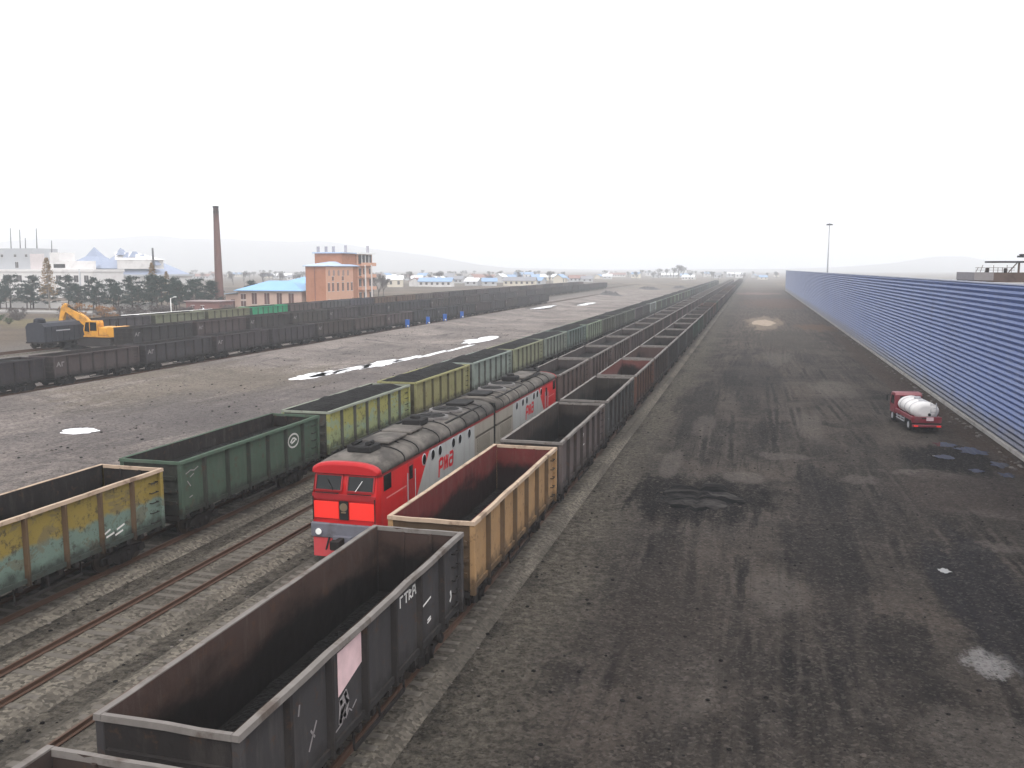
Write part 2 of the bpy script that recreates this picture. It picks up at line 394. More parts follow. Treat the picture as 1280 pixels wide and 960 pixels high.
# ------------------------------------------------------------------ mesh helper
class MB:
    def __init__(self):
        self.v, self.f, self.mi, self.sm = [], [], [], []
    def face(self, pts, mi=0, smooth=False):
        b = len(self.v)
        self.v += [tuple(p) for p in pts]
        self.f.append(tuple(range(b, b + len(pts))))
        self.mi.append(mi)
        self.sm.append(smooth)
    def mesh(self, verts, faces, mi=0, smooth=False):
        b = len(self.v)
        self.v += [tuple(p) for p in verts]
        for f in faces:
            self.f.append(tuple(b + i for i in f))
            self.mi.append(mi)
            self.sm.append(smooth)
    def box(self, x0, x1, y0, y1, z0, z1, mi=0, rot=None, bev=0.0):
        if bev:
            e = bev
            vs = []
            for (zz, ins) in ((z0, e), (z0 + e, 0), (z1 - e, 0), (z1, e)):
                for (xx, yy) in ((x0, y0), (x1, y0), (x1, y1), (x0, y1)):
                    sx = 1 if xx == x0 else -1
                    sy = 1 if yy == y0 else -1
                    vs.append((xx + sx * (ins + e), yy + sy * ins, zz))
                    vs.append((xx + sx * ins, yy + sy * (ins + e), zz))
            # order ring consistently
            def ring(k):
                b = k * 8
                return [b + 1, b + 0, b + 2, b + 3, b + 5, b + 4, b + 6, b + 7]
            fs = []
            for k in range(3):
                a, c = ring(k), ring(k + 1)
                for i in range(8):
                    j = (i + 1) % 8
                    fs.append((a[i], a[j], c[j], c[i]))
            fs.append(tuple(reversed(ring(0))))
            fs.append(tuple(ring(3)))
        else:
            vs = [(x0, y0, z0), (x1, y0, z0), (x1, y1, z0), (x0, y1, z0), (x0, y0, z1), (x1, y0, z1), (x1, y1, z1), (x0, y1, z1)]
            fs = [(0, 3, 2, 1), (4, 5, 6, 7), (0, 1, 5, 4), (1, 2, 6, 5), (2, 3, 7, 6), (3, 0, 4, 7)]
        if rot:
            vs = [rot @ Vector(p) for p in vs]
        self.mesh(vs, fs, mi)
        return self
    def bar(self, p, q, w, h=None, mi=0):
        p, q = Vector(p), Vector(q)
        h = h or w
        d = (q - p)
        L = d.length
        d.normalize()
        up = Vector((0, 0, 1)) if abs(d.z) < 0.95 else Vector((1, 0, 0))
        s = d.cross(up).normalized()
        u = s.cross(d)
        vs = []
        for b in (p, q):
            for (a, c) in ((-1, -1), (1, -1), (1, 1), (-1, 1)):
                vs.append(b + s * (a * w / 2) + u * (c * h / 2))
        self.mesh(vs, [(0, 1, 2, 3), (7, 6, 5, 4), (0, 4, 5, 1), (1, 5, 6, 2), (2, 6, 7, 3), (3, 7, 4, 0)], mi)
        return self
    def tube(self, p, q, r0, r1=None, n=10, mi=0, caps=True, smooth=True):
        p, q = Vector(p), Vector(q)
        r1 = r0 if r1 is None else r1
        d = (q - p).normalized()
        up = Vector((0, 0, 1)) if abs(d.z) < 0.95 else Vector((1, 0, 0))
        s = d.cross(up).normalized()
        u = s.cross(d)
        vs = []
        for b, r in ((p, r0), (q, r1)):
            for i in range(n):
                a = 2 * pi * i / n
                vs.append(b + s * (cos(a) * r) + u * (sin(a) * r))
        self.mesh(vs, [(i, (i + 1) % n, n + (i + 1) % n, n + i) for i in range(n)], mi, smooth)
        if caps:
            self.mesh(vs, [tuple(range(n - 1, -1, -1)), tuple(range(n, 2 * n))], mi)
        return self
    def loft(self, rings, mi=0, smooth=False, caps=True, closed=True):
        n = len(rings[0])
        vs = [p for r in rings for p in r]
        fs = []
        for k in range(len(rings) - 1):
            for i in range(n if closed else n - 1):
                j = (i + 1) % n
                fs.append((k * n + i, k * n + j, (k + 1) * n + j, (k + 1) * n + i))
        self.mesh(vs, fs, mi, smooth)
        if caps:
            self.mesh(rings[0], [tuple(range(n - 1, -1, -1))], mi)
            self.mesh(rings[-1], [tuple(range(n))], mi)
        return self
    def prism(self, pts2, axis, a0, a1, mi=0):
        """extrude a 2-D outline along 'x' or 'y'"""
        if axis == 'x':
            r = [[(a, p[0], p[1]) for p in pts2] for a in (a0, a1)]
        elif axis == 'y':
            r = [[(p[0], a, p[1]) for p in pts2] for a in (a0, a1)]
        else:
            r = [[(p[0], p[1], a) for p in pts2] for a in (a0, a1)]
        return self.loft(r, mi)
    def data(self, name, mats):
        me = bpy.data.meshes.new(name)
        me.from_pydata(self.v, [], self.f)
        for m in mats:
            me.materials.append(m)
        me.polygons.foreach_set('material_index', self.mi)
        me.polygons.foreach_set('use_smooth', self.sm)
        me.update()
        import bmesh
        bm = bmesh.new()
        bm.from_mesh(me)
        bmesh.ops.remove_doubles(bm, verts=bm.verts, dist=1e-5) if any(self.sm) else None
        bmesh.ops.recalc_face_normals(bm, faces=bm.faces)
        bm.to_mesh(me)
        bm.free()
        return me
    def build(self, name, mats, parent=None, loc=None, rz=None):
        if not isinstance(mats, (list, tuple)):
            mats = [mats]
        return link(name, self.data(name, mats), parent, loc, rz)

def link(name, me, parent=None, loc=None, rz=None):
    o = bpy.data.objects.new(name, me)
    COL.objects.link(o)
    if parent is not None:
        o.parent = parent
    if loc is not None:
        o.location = loc
    if rz is not None:
        o.rotation_euler = (0, 0, rz)
    return o

def tag(o, label=None, cat=None, group=None, kind=None):
    if label: o['label'] = label
    if cat: o['category'] = cat
    if group: o['group'] = group
    if kind: o['kind'] = kind
    return o

def thing(name, label, cat, loc=(0, 0, 0), rz=0.0, group=None):
    o = bpy.data.objects.new(name, None)
    COL.objects.link(o)
    o.location = loc
    o.rotation_euler = (0, 0, rz)
    o.empty_display_size = 0.3
    return tag(o, label, cat, group)

def copy_tree(o, parent=None):
    c = o.copy()
    COL.objects.link(c)
    c.parent = parent
    for ch in o.children:
        copy_tree(ch, c)
    return c

def sstep(a, b, x):
    t = max(0.0, min(1.0, (x - a) / (b - a)))
    return t * t * (3 - 2 * t)

# ------------------------------------------------------------------ terrain
TRACKS = [(-10.15, 0.0), (-15.95, 0.0), (-20.5, 0.0), (-25.15, 0.0), (-68.6, 0.1), (-79.6, 1.02), (-91.6, 1.3)]

def base_h(x):
    return 0.75 * sstep(-55, -64.5, x) - 0.65 * sstep(-65.4, -66.8, x) + 0.85 * sstep(-71, -78, x) + 0.33 * sstep(-83, -90, x) + 0.2 * sstep(-100, -130, x)

LANES = ((-3.6, .7, 19, .3), (-1.0, 1.2, 27, 1.9), (1.8, 1.5, 23, 4.1), (3.6, 1.0, 33, 2.2), (6.4, 1.3, 21, 5.2), (8.8, 1.6, 29, .9), (11.4, 1.0, 25, 3.3))
def ground_h(x, y):
    h = base_h(x)
    amp = 0.0
    if -64 < x < -30: amp = 0.22 * sstep(-64, -58, x) * sstep(-29, -34, x)
    elif -6.5 < x < 17: amp = 0.10 * sstep(-7.5, -5, x) * sstep(17.0, 15.5, x)
    elif x < -105: amp = 0.25 * sstep(-105, -120, x)
    if amp:
        n = noise.noise(Vector((x * 0.16, y * 0.09, 1.3))) + 0.5 * noise.noise(Vector((x * 0.5, y * 0.22, 7.1))) + 0.25 * noise.noise(Vector((x * 1.3, y * 0.9, 3.7)))
        h += amp * n
        if -6.5 < x < 17 and y < 130:
            for (a0, am, per, ph) in LANES:
                d = abs(abs(x - (a0 + am * sin(y / per + ph))) - .92)
                if d < .7:
                    k = .5 + .5 * noise.noise(Vector((x * .3, y * .12, 9.0)))
                    h += k * (-.11 * math.exp(-(d / .2) ** 2) + .045 * math.exp(-((d - .4) / .16) ** 2))
    for (px, py, rx, ry) in PUDDLES:
        d = ((x - px) / rx) ** 2 + ((y - py) / ry) ** 2
        if d < 4:
            k = sstep(4, 1.3, d)
            h = h * (1 - k) + (base_h(x) - 0.16) * k
    return h

def axis(segments):
    out = []
    for a, b, s in segments:
        n = max(1, round((b - a) / s))
        out += [a + (b - a) * i / n for i in range(n)]
    out.append(segments[-1][1])
    return out

def build_ground():
    xs = axis([(-4800, -800, 250), (-800, -240, 40), (-240, -100, 6), (-100, -66, 1.4), (-66, -30, 0.9), (-30, -7, 2.0), (-7, 17.4, 0.3), (17.4, 60, 6), (60, 400, 40), (400, 4800, 250)])
    ys = axis([(-60, 10, 5), (10, 75, 0.7), (75, 180, 1.6), (180, 420, 5), (420, 1000, 30), (1000, 4800, 250)])
    nx, ny = len(xs), len(ys)
    vs = [(x, y, ground_h(x, y)) for y in ys for x in xs]
    fs = [(j * nx + i, j * nx + i + 1, (j + 1) * nx + i + 1, (j + 1) * nx + i) for j in range(ny - 1) for i in range(nx - 1)]
    m = MB()
    m.mesh(vs, fs, 0, True)
    tag(m.build('ground', M['ground']), kind='structure')
build_ground()

rng = random.Random(5)
def blob(cx, cy, rx, ry, z, n=40, seed=0, jag=0.35):
    pts = []
    for i in range(n):
        a = 2 * pi * i / n
        k = 1 + jag * (noise.noise(Vector((cos(a) * 1.7 + seed * 3.1, sin(a) * 1.7, seed))) + 0.5 * noise.noise(Vector((cos(a) * 5 + seed, sin(a) * 5, seed + 4))))
        pts.append((cx + rx * k * cos(a), cy + ry * k * sin(a), z))
    return pts

for i, (px, py, rx, ry) in enumerate(PUDDLES):
    m = MB()
    m.face(blob(px, py, rx * 1.3, ry * 1.3, base_h(px) - 0.10, seed=i + 1, jag=.55))
    tag(m.build('puddle', M['slush'] if i != 6 else M['slush']), kind='structure')
for i, (px, py, rx, ry) in enumerate([(14.6, 64.5, .9, 1.3), (13.2, 66.6, .7, .8), (15.3, 60.5, .5, .9), (12.4, 62.0, .6, .7), (7.9, 38.2, .22, .3), (15.0, 57.5, .4, .6), (13.5, 58.5, .35, .5), (15.2, 49.0, .5, .7)]):
    m = MB()
    m.face(blob(px, py, rx, ry, max(ground_h(px, py), ground_h(px + .4, py), ground_h(px, py + .5)) + 0.02, seed=i + 31, jag=.6))
    tag(m.build('puddle', M['water']), kind='structure')

# wet coal slurry pushed up into a low wrinkled heap
def spill(name, cx, cy, rx, ry, h, mat, seed, kind='stuff', n=26):
    m = MB()
    vs, fs = [], []
    for j in range(n + 1):
        for i in range(n + 1):
            a, b = i / n * 2 - 1, j / n * 2 - 1
            x, y = cx + a * rx, cy + b * ry
            r = math.hypot(a, b) * (1 + .3 * noise.noise(Vector((a * 2 + seed, b * 2, seed))))
            k = sstep(1.0, 0.25, r)
            z = ground_h(x, y) - 0.12 + k * (0.14 + h * (0.55 + 0.9 * noise.noise(Vector((x * .9, y * .6, seed))) + .4 * noise.noise(Vector((x * 2.9, y * 2.2, seed)))))
            vs.append((x, y, z))
    for j in range(n):
        for i in range(n):
            fs.append((j * (n + 1) + i, j * (n + 1) + i + 1, (j + 1) * (n + 1) + i + 1, (j + 1) * (n + 1) + i))
    m.mesh(vs, fs, 0, True)
    o = m.build(name, mat)
    return tag(o, kind=kind)
def slurry_mat():
    n = NT('wet_slurry', 0.9, 0.03)
    p = n.pos()
    n.color(n.mix(n.step(n.noise(n.scale(p, (.3, 1.5, 1)), 1.1, 7, .7, .6), .42, .68), (0.0025, 0.0025, 0.003), (0.05, 0.046, 0.044)))
    n.bump(n.noise(n.scale(p, (.5, 1.6, 1)), 2.4, 6, .65), 0.6, 0.15)
    return n.m
M['slurry'] = slurry_mat()
M['sand'] = simple('dry_sand', (0.27, 0.215, 0.165), 0.95, 0.25, 0.3)
spill('coal_slurry', -2.5, 47.6, 3.2, 4.6, 0.22, M['slurry'], 3)
spill('sand_spill', 2.4, 208, 3.6, 14, 0.45, M['sand'], 9)
tag(bpy.data.objects['coal_slurry'], 'black wet coal slurry smeared across the yard')
tag(bpy.data.objects['sand_spill'], 'pale dry sand tipped on the far yard')

# ------------------------------------------------------------------ railway tracks
def rail_mesh():
    m = MB()
    prof = [(-.075, .0), (.075, .0), (.075, .02), (.012, .05), (.012, .135), (.036, .145), (.036, .18), (-.036, .18), (-.036, .145), (-.012, .135), (-.012, .05), (-.075, .02)]
    m.prism(prof, 'y', 0, 1)
    return m.data('rail', [M['rail']])
RAIL = rail_mesh()
sl = MB()
sl.box(-1.35, 1.35, -.13, .13, 0, .16, bev=.02)
SLEEPER = sl.data('sleeper', [M['sleeper']])
def track(x, z, y0, y1, label, first=None):
    t = thing('railway_track', label, 'railway track', (x, y0, z))
    for s in (-.76, .76):
        r = link('rail', RAIL, t, (s, 0, .2))
        r.scale = (1, y1 - y0, 1)
    m = MB()
    yb0, yb1 = -2, y1 - y0 + 2
    m.prism([(-2.1, -.1), (2.1, -.1), (1.5, .165), (-1.5, .165)], 'y', yb0, yb1)
    m.build('ballast_bed', M['ballast'], t)
    f = first if first is not None else y0
    for k in range(95 if x > -40 else 0):
        o = link('sleeper', SLEEPER, t, (rng.uniform(-.03, .03), f - y0 + k * .6, .012 + rng.uniform(-.02, .022)))
        o.rotation_euler = (0, 0, rng.uniform(-.015, .015))
    m = MB()
    y = f - y0 + (95 * .6 if x > -40 else 0)
    while y < min(y1 - y0, 300):
        m.box(-1.35, 1.35, y - .13, y + .13, .02, .172)
        y += .6
    tag(m.build('sleepers', M['sleeper'], t), kind='stuff')
    return t
track(-10.15, 0, -30, 770, 'track under the open wagons along the edge of the black coal yard', 8)
track(-15.95, 0, -30, 720, 'track that the red and grey locomotive stands on', 8)
track(-20.5, 0, -30, 900, 'empty rusty track between the red locomotive and the coal-filled wagons', 14)
track(-25.15, 0, -30, 680, 'track under the coal-filled green and yellow wagons', 10)
track(-68.6, .08, 30, 420, 'track under the dark wagon row nearest the grey field', 40)
track(-79.6, .96, 80, 640, 'track under the middle row of dark wagons beyond the field', 90)
track(-91.6, 1.25, 60, 640, 'track under the back row of wagons with the bright green one', 90)

# ------------------------------------------------------------------ open wagons
HL, ZR = 6.34, 3.95
def wagon_body():
    m = MB()
    PX = 1.40
    for s in (-1, 1):
        a, b = sorted((s * PX, s * (PX - .035)))
        # outer skin and inner skin as one thin wall: outer slot 0, inner slot 1
        m.box(a, b, -HL, HL, 1.7, ZR - .1, 0)
        x = s * (PX - .04)
        m.face([(x, -HL + .05, 1.76), (x, HL - .05, 1.76), (x, HL - .05, ZR - .01), (x, -HL + .05, ZR - .01)], 1)
        # side sill
        a, b = sorted((s * 1.32, s * 1.47))
        m.box(a, b, -HL, HL, 1.52, 1.7, 0)
        # ribs
        for k in range(1, 7):
            y = -HL + k * 2 * HL / 7
            o_, i_ = s * 1.545, s * PX
            pts = [(i_, y - .085), (o_, y - .05), (o_, y + .05), (i_, y + .085)]
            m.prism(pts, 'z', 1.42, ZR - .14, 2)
        for e in (-1, 1):
            a, b = sorted((s * 1.36, s * 1.55))
            c, d = sorted((e * (HL + .02), e * (HL - .16)))
            m.box(a, b, c, d, 1.4, ZR - .14, 0, bev=.015)
        for q in range(5):
            a, b = sorted((s * 1.5, s * 1.53))
            m.box(a, b, s * (HL - .72), s * (HL - .3), 1.75 + q * .42, 1.79 + q * .42, 3)
            for yy in (HL - .72, HL - .3):
                m.box(*sorted((s * 1.395, s * 1.53)), *sorted((s * yy - .015, s * yy + .015)), 1.755 + q * .42, 1.785 + q * .42, 3)
        # hatch hinges and latches below the sill
        for k in range(7):
            yc = -HL + (k + .5) * 2 * HL / 7
            for d in (-.5, .5):
                a, b = sorted((s * 1.36, s * 1.5))
                m.box(a, b, yc + d - .09, yc + d + .09, 1.34, 1.52, 3)
            m.bar((s * 1.4, yc - .5, 1.4), (s * 1.1, yc - .3, 1.24), .09, .09, 3)
            m.bar((s * 1.4, yc + .5, 1.4), (s * 1.1, yc + .3, 1.24), .09, .09, 3)
    for e in (-1, 1):
        c, d = sorted((e * HL, e * (HL - .035)))
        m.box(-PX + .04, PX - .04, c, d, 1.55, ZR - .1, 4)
        y = e * (HL - .04)
        m.face([(-PX + .045, y, 1.76), (PX - .045, y, 1.76), (PX - .045, y, ZR - .01), (-PX + .045, y, ZR - .01)], 1)
        for z in (2.1, 2.65, 3.2):
            c, d = sorted((e * HL, e * (HL + .09)))
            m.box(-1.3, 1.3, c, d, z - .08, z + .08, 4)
        # interior end posts
        for xx in (-.47, .47):
            c, d = sorted((e * (HL - .045), e * (HL - .1)))
            m.box(xx - .05, xx + .05, c, d, 1.76, ZR - .12, 1)
    m.box(-1.38, 1.38, -HL + .04, HL - .04, 1.7, 1.755, 1)
    return m
def rim_mesh(seed=0):
    m = MB()
    rg = random.Random(seed)
    def run(p0, p1, wx, n):
        p0, p1 = Vector(p0), Vector(p1)
        d = (p1 - p0).normalized()
        sd = Vector((d.y, -d.x, 0))
        rings = []
        for k in range(n + 1):
            c = p0.lerp(p1, k / n)
            if 0 < k < n:
                c = c + sd * rg.gauss(0, .007) + Vector((0, 0, rg.gauss(0, .006)))
            a, b = sd * wx, Vector((0, 0, .065))
            rings.append([c - a - b, c + a - b, c + a * .85 + b, c - a * .85 + b])
        m.loft(rings, 0)
    for s in (-1, 1):
        run((s * 1.47, -HL - .06, ZR - .065), (s * 1.47, HL + .06, ZR - .065), .088, 14)
    for e in (-1, 1):
        run((-1.38, e * HL, ZR - .068), (1.38, e * HL, ZR - .068), .06, 4)
    return m
def underframe_mesh():
    m = MB()
    m.box(-.28, .28, -HL, HL, 1.02, 1.4)
    for y in (-HL + .1, -4.33, -2.1, 0, 2.1, 4.33, HL - .1):
        m.box(-1.35, 1.35, y - .1, y + .1, 1.28, 1.5)
    m.tube((.75, .4, 1.05), (.75, 1.3, 1.05), .2, n=10)
    m.tube((-.75, -1.1, 1.0), (-.75, -.3, 1.0), .16, n=10)
    m.bar((.6, -2.6, 1.0), (.6, 2.4, 1.1), .06)
    m.bar((-1.42, -1.5, .98), (-1.42, 1.6, .98), .05, .12)
    m.bar((1.42, -1.5, .98), (1.42, 1.6, .98), .05, .12)
    for y in (-1.5, 0, 1.6):
        for s in (-1, 1):
            m.bar((s * 1.42, y, .98), (s * 1.38, y, 1.5), .05)
    for e in (-1, 1):
        m.box(-.2, .2, *sorted((e * HL, e * (HL + .42))), .98, 1.3)
    return m
def coupler_mesh():
    m = MB()
    m.box(-.11, .11, -.1, .2, .96, 1.22)
    m.prism([(-.2, .16), (.16, .16), (.24, .3), (.08, .3), (.02, .24), (-.06, .3), (-.2, .28)], 'z', .92, 1.26)
    return m
def bogie_mesh():
    m = MB()
    for s in (-1, 1):
        pts = [(-1.25, .72), (-1.2, .98), (-.65, 1.04), (-.35, 1.12), (.35, 1.12), (.65, 1.04), (1.2, .98), (1.25, .72), (.62, .72), (.38, .5), (-.38, .5), (-.62, .72)]
        m.prism(pts, 'x', s * 1.02 - .07, s * 1.02 + .07)
        for y in (-.925, .925):
            m.tube((s * .98, y, .86), (s * 1.2, y, .86), .15, n=10)
        for y in (-.2, .2):
            m.tube((s * 1.1, y, .55), (s * 1.1, y, .95), .085, n=8)
    m.box(-1.05, 1.05, -.22, .22, .75, 1.02)
    return m
def wheel_mesh():
    m = MB()
    for s in (-1, 1):
        m.tube((s * .69, 0, 0), (s * .73, 0, 0), .5, n=20)
        m.tube((s * .73, 0, 0), (s * .83, 0, 0), .478, .472, n=20)
    m.tube((-.95, 0, 0), (.95, 0, 0), .08, n=8)
    return m
_b = wagon_body()
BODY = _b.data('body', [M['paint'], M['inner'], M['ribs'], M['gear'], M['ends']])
def body_variant(mat):
    me = BODY.copy()
    me.materials[0] = mat
    return me
BODY_GA, BODY_GB = body_variant(M['graffiti_a']), body_variant(M['graffiti_b'])
RIM = rim_mesh(1).data('top_rim', [M['paint']])
RIM_BARE = rim_mesh(2).data('top_rim', [M['rim_bare']])
RIM_TAN = rim_mesh(3).data('top_rim', [M['rim_tan']])
UNDER = underframe_mesh().data('underframe', [M['gear']])
COUP = coupler_mesh().data('coupler', [M['gear']])
BOG = bogie_mesh().data('bogie_frame', [M['gear']])
WHL = wheel_mesh().data('wheelset', [M['wheel']])
gm = MB()
u_, b_, w_ = underframe_mesh(), bogie_mesh(), wheel_mesh()
gm.mesh(u_.v, u_.f)
for e in (-4.33, 4.33):
    gm.mesh([(x, y + e, z) for x, y, z in b_.v], b_.f)
    for d in (-.925, .925):
        gm.mesh([(x, y + e + d, z + .86) for x, y, z in w_.v], w_.f)
GEAR = gm.data('running_gear', [M['gear']])

def coal_mesh(seed, heap):
    """a load of coal: its surface sits at z=0, the heap rises above"""
    m = MB()
    nx, ny = 10, 44
    vs, fs = [], []
    for j in range(ny + 1):
        for i in range(nx + 1):
            a, b = i / nx * 2 - 1, j / ny * 2 - 1
            x, y = a * 1.375, b * (HL - .06)
            e = (1 - abs(a) ** 2.4) * (1 - abs(b) ** 8)
            z = heap * e * (0.75 + 0.5 * noise.noise(Vector((x * .5 + seed * 7, y * .35, seed))))
            z += 0.10 * noise.noise(Vector((x * 1.6, y * 1.2 + seed * 11, seed))) + .05 * noise.noise(Vector((x * 4, y * 4, seed)))
            vs.append((x, y, z))
    for j in range(ny):
        for i in range(nx):
            fs.append((j * (nx + 1) + i, j * (nx + 1) + i + 1, (j + 1) * (nx + 1) + i + 1, (j + 1) * (nx + 1) + i))
    m.mesh(vs, fs, 0, True)
    return m.data('coal_load', [M['coal']])
HEAPS = [coal_mesh(k, .42) for k in range(4)]
FLATS = [coal_mesh(k + 10, .10) for k in range(3)]
CRUMBS = [coal_mesh(k + 20, .22) for k in range(2)]

def wagon(x, y, z, colr, label, group, near=True, lining=(0.045, 0.035, 0.03), load=None, level=0.0, body=None, rim=None, sz=1.0):
    t = thing('open_wagon', label, 'rail wagon', (x, y, z), 0, group)
    t.scale = (1, 1, sz)
    o = link('body', body or BODY, t)
    o.color = (*colr, 1)
    o['lining'] = (*lining, 1.0)
    r = link('top_rim', rim or RIM, t)
    r.color = (*[min(1, c * 1.15) for c in colr], 1)
    if near:
        link('underframe', UNDER, t)
        for e in (-1, 1):
            c = link('coupler', COUP, t, (0, e * (HL + .4), 0))
            if e < 0:
                c.rotation_euler = (0, 0, pi)
            b = link('bogie', BOG, t, (0, e * 4.33, 0))
            for d in (-.925, .925):
                link('wheelset', WHL, b, (0, d, .86))
    else:
        link('running_gear', GEAR, t)
    if load is not None:
        link('coal_load', load, t, (0, 0, level))
    return t

def strokes(polys, w=.06):
    """paint marks: polylines in a side plane (y, z), 6 mm thick"""
    m = MB()
    for pl in polys:
        for (a, b) in zip(pl[:-1], pl[1:]):
            d = Vector((b[0] - a[0], b[1] - a[1]))
            if d.length < 1e-6: continue
            d.normalize()
            n = Vector((-d.y, d.x)) * w / 2
            d = d * w * .3
            q = [(a[0] - d.x + n.x, a[1] - d.y + n.y), (a[0] - d.x - n.x, a[1] - d.y - n.y), (b[0] + d.x - n.x, b[1] + d.y - n.y), (b[0] + d.x + n.x, b[1] + d.y + n.y)]
            m.prism(q, 'x', 0, .006)
    return m

L_ = 13.92
rw = random.Random(11)
A_Y0 = 12.496 - L_ / 2      # centre of car k is A_Y0 + k*L
def jit(c, k=.12):
    f = 1 + rw.uniform(-k, k)
    return tuple(max(.01, v * f * (1 + rw.uniform(-.06, .06))) for v in c)

GREY = (0.05, 0.047, 0.049); OCHRE = (0.4, 0.245, 0.12); TAUPE = (0.125, 0.1, 0.096); SLATE = (0.06, 0.062, 0.062)
RUSTC = (0.13, 0.06, 0.042); GREEN = (0.075, 0.125, 0.085); BROWN = (0.062, 0.045, 0.042); LEAF = (0.026, 0.075, 0.05)
A_SPEC = {
    0: (GREY, 'dark grey open wagon standing ahead of the one with the pale painted panel', (.05, .035, .03), None),
    1: (GREY, 'dark grey open wagon with a pale pink painted panel and brown empty inside', (.06, .036, .03), None),
    2: (OCHRE, 'ochre tan open wagon with red inside walls beside the red locomotive', (.14, .022, .021), None),
    3: (TAUPE, 'grey brown open wagon coupled behind the ochre tan wagon', (.036, .027, .024), None),
    4: (SLATE, 'slate grey wagon with pale ribs, second behind the ochre tan wagon', (.034, .028, .025), None),
    5: (RUSTC, 'rust red wagon with tan streaks, third behind the ochre tan wagon', (.15, .05, .045), None),
    6: (BROWN, 'brown grey wagon coupled behind the rust red wagon of the yard-side train', (.085, .05, .045), None),
    7: (GREY, 'dark grey wagon with a pale end post, second behind the rust red wagon', (.032, .027, .026), None),
    8: (SLATE, 'grey empty wagon, third behind the rust red wagon of the yard-side train', (.032, .027, .026), None),
    9: (GREY, 'dark grey wagon just ahead of the two dark green ones by the coal yard', (.05, .04, .04), None),
    10: (LEAF, 'dark green wagon in the yard-side train, the nearer of its two green ones', (.032, .027, .026), None),
    11: (LEAF, 'dark green wagon in the yard-side train, the farther of its two green ones', (.032, .027, .026), None),
}
for k in range(0, 54):
    y = A_Y0 + k * L_
    near = k <= 12
    grp = 'open wagons of the train along the coal yard'
    if k in A_SPEC:
        c, lab, lin, ld = A_SPEC[k]
    else:
        c = jit(rw.choice([GREY, BROWN, BROWN, TAUPE, SLATE, RUSTC, LEAF]), .25)
        lab, lin = 'small far open wagon in the hazy far end of the yard-side train', jit((.05, .04, .04))
    rim = RIM_TAN if k == 2 else (RIM_BARE if k < 12 else RIM)
    if k < 6:
        load, lev = CRUMBS[k % 2], 1.74
    elif k > 16 and rw.random() < .5:
        load, lev = FLATS[k % 3], rw.uniform(2.6, 3.3)
    else:
        load, lev = CRUMBS[k % 2], 1.76 + rw.uniform(0, .2)
    w = wagon(-10.15, y, 0, c, lab, grp, near, lin, load, lev, None, rim)
    if k == 1:
        p = MB()
        y1 = HL * 2 / 7
        PXo = 1.406
        p.prism([(y1 - .1 - 1.6 + .12, 2.62), (y1 - .1 - .12, 2.95), (y1 - .22, 3.66), (y1 - 1.58, 3.66)], 'x', PXo, PXo + .008)
        # y1 panel: the one behind the third rib from the rear end
        p.build('painted_panel', M['pink_plate'], w, (0, -HL + 3 * 2 * HL / 7 - y1 + .15 + .1, 0))
        g = strokes([[(.2, 2.0), (.25, 2.45), (.5, 2.55), (.6, 2.3), (.45, 2.05), (.2, 2.0)], [(.3, 2.2), (.5, 2.4)], [(.25, 2.1), (.45, 2.25)]], .16)
        g.build('paint_scuff', M['grey_paint'], w, (PXo, -HL + 2 * 2 * HL / 7 + .35, 0))
        g = strokes([[(0, 1.86), (.4, 1.92), (.5, 2.02)], [(.6, 1.95), (.75, 2.1), (.9, 1.98)], [(.95, 2.02), (1.15, 2.12)]], .035)
        g.build('chalk_scrawl', M['grey_paint'], w, (PXo, -HL + 2 * 2 * HL / 7 + .25, 0))
        # white stencil letters high on the next panel
        ltr = [[[(0, 0), (.1, .05)], [(0, .05), (.1, 0)]],
               [[(.32, 0), (.32, .26), (.5, .26)]],
               [[(.62, .26), (.86, .26)], [(.74, .26), (.74, 0)]],
               [[(.95, 0), (.95, .26), (1.1, .2), (.95, .13), (1.12, 0)]],
               [[(1.2, 0), (1.24, .26), (1.38, .26), (1.44, 0)], [(1.22, .12), (1.42, .12)]]]
        g = strokes([[(a[0], a[1] + 3.32) for a in pl] for l in ltr for pl in l], .055)
        g.build('stencil_lettering', M['white_paint'], w, (PXo, -HL + 3 * 2 * HL / 7 + .22 + 1.82 * 1, 0))
        g = strokes([[(0, 2.72), (.62, 2.78)], [(.35, 2.1), (.6, 2.13)], [(.36, 2.18), (.58, 2.2)]], .05)
        g.build('stencil_line', M['white_paint'], w, (PXo, -HL + 5 * 2 * HL / 7 + .4, 0))
        g = strokes([[(.9, 2.02), (1.0, 2.12), (.95, 2.3)]], .09)
        g.build('stencil_mark', M['white_paint'], w, (PXo, -HL + 6 * 2 * HL / 7, 0))
        link('chalk_mark', strokes([[(.5, 3.1), (.55, 3.3)]], .05).data('chalk_mark', [M['grey_paint']]), w, (PXo, -HL + 1 * 2 * HL / 7, 0))
        g = strokes([[(.9, 2.1), (1.1, 2.4), (1.25, 2.6)], [(1.0, 2.5), (1.15, 2.3)]], .05)
        g.build('chalk_mark', M['grey_paint'], w, (PXo, -HL + 1 * 2 * HL / 7, 0))
    if k in (3, 4, 5, 6, 7):
        g = strokes([[(.2, 3.0), (.5, 3.05)], [(.55, 3.0), (.7, 3.25)], [(.3, 2.6), (.9, 2.62)], [(.35, 2.2), (.6, 2.22)]], .06)
        g.build('stencil_line', M['white_paint'] if k != 6 else M['grey_paint'], w, (1.406, -HL + .15 + (k % 2) * 5.45, 0))

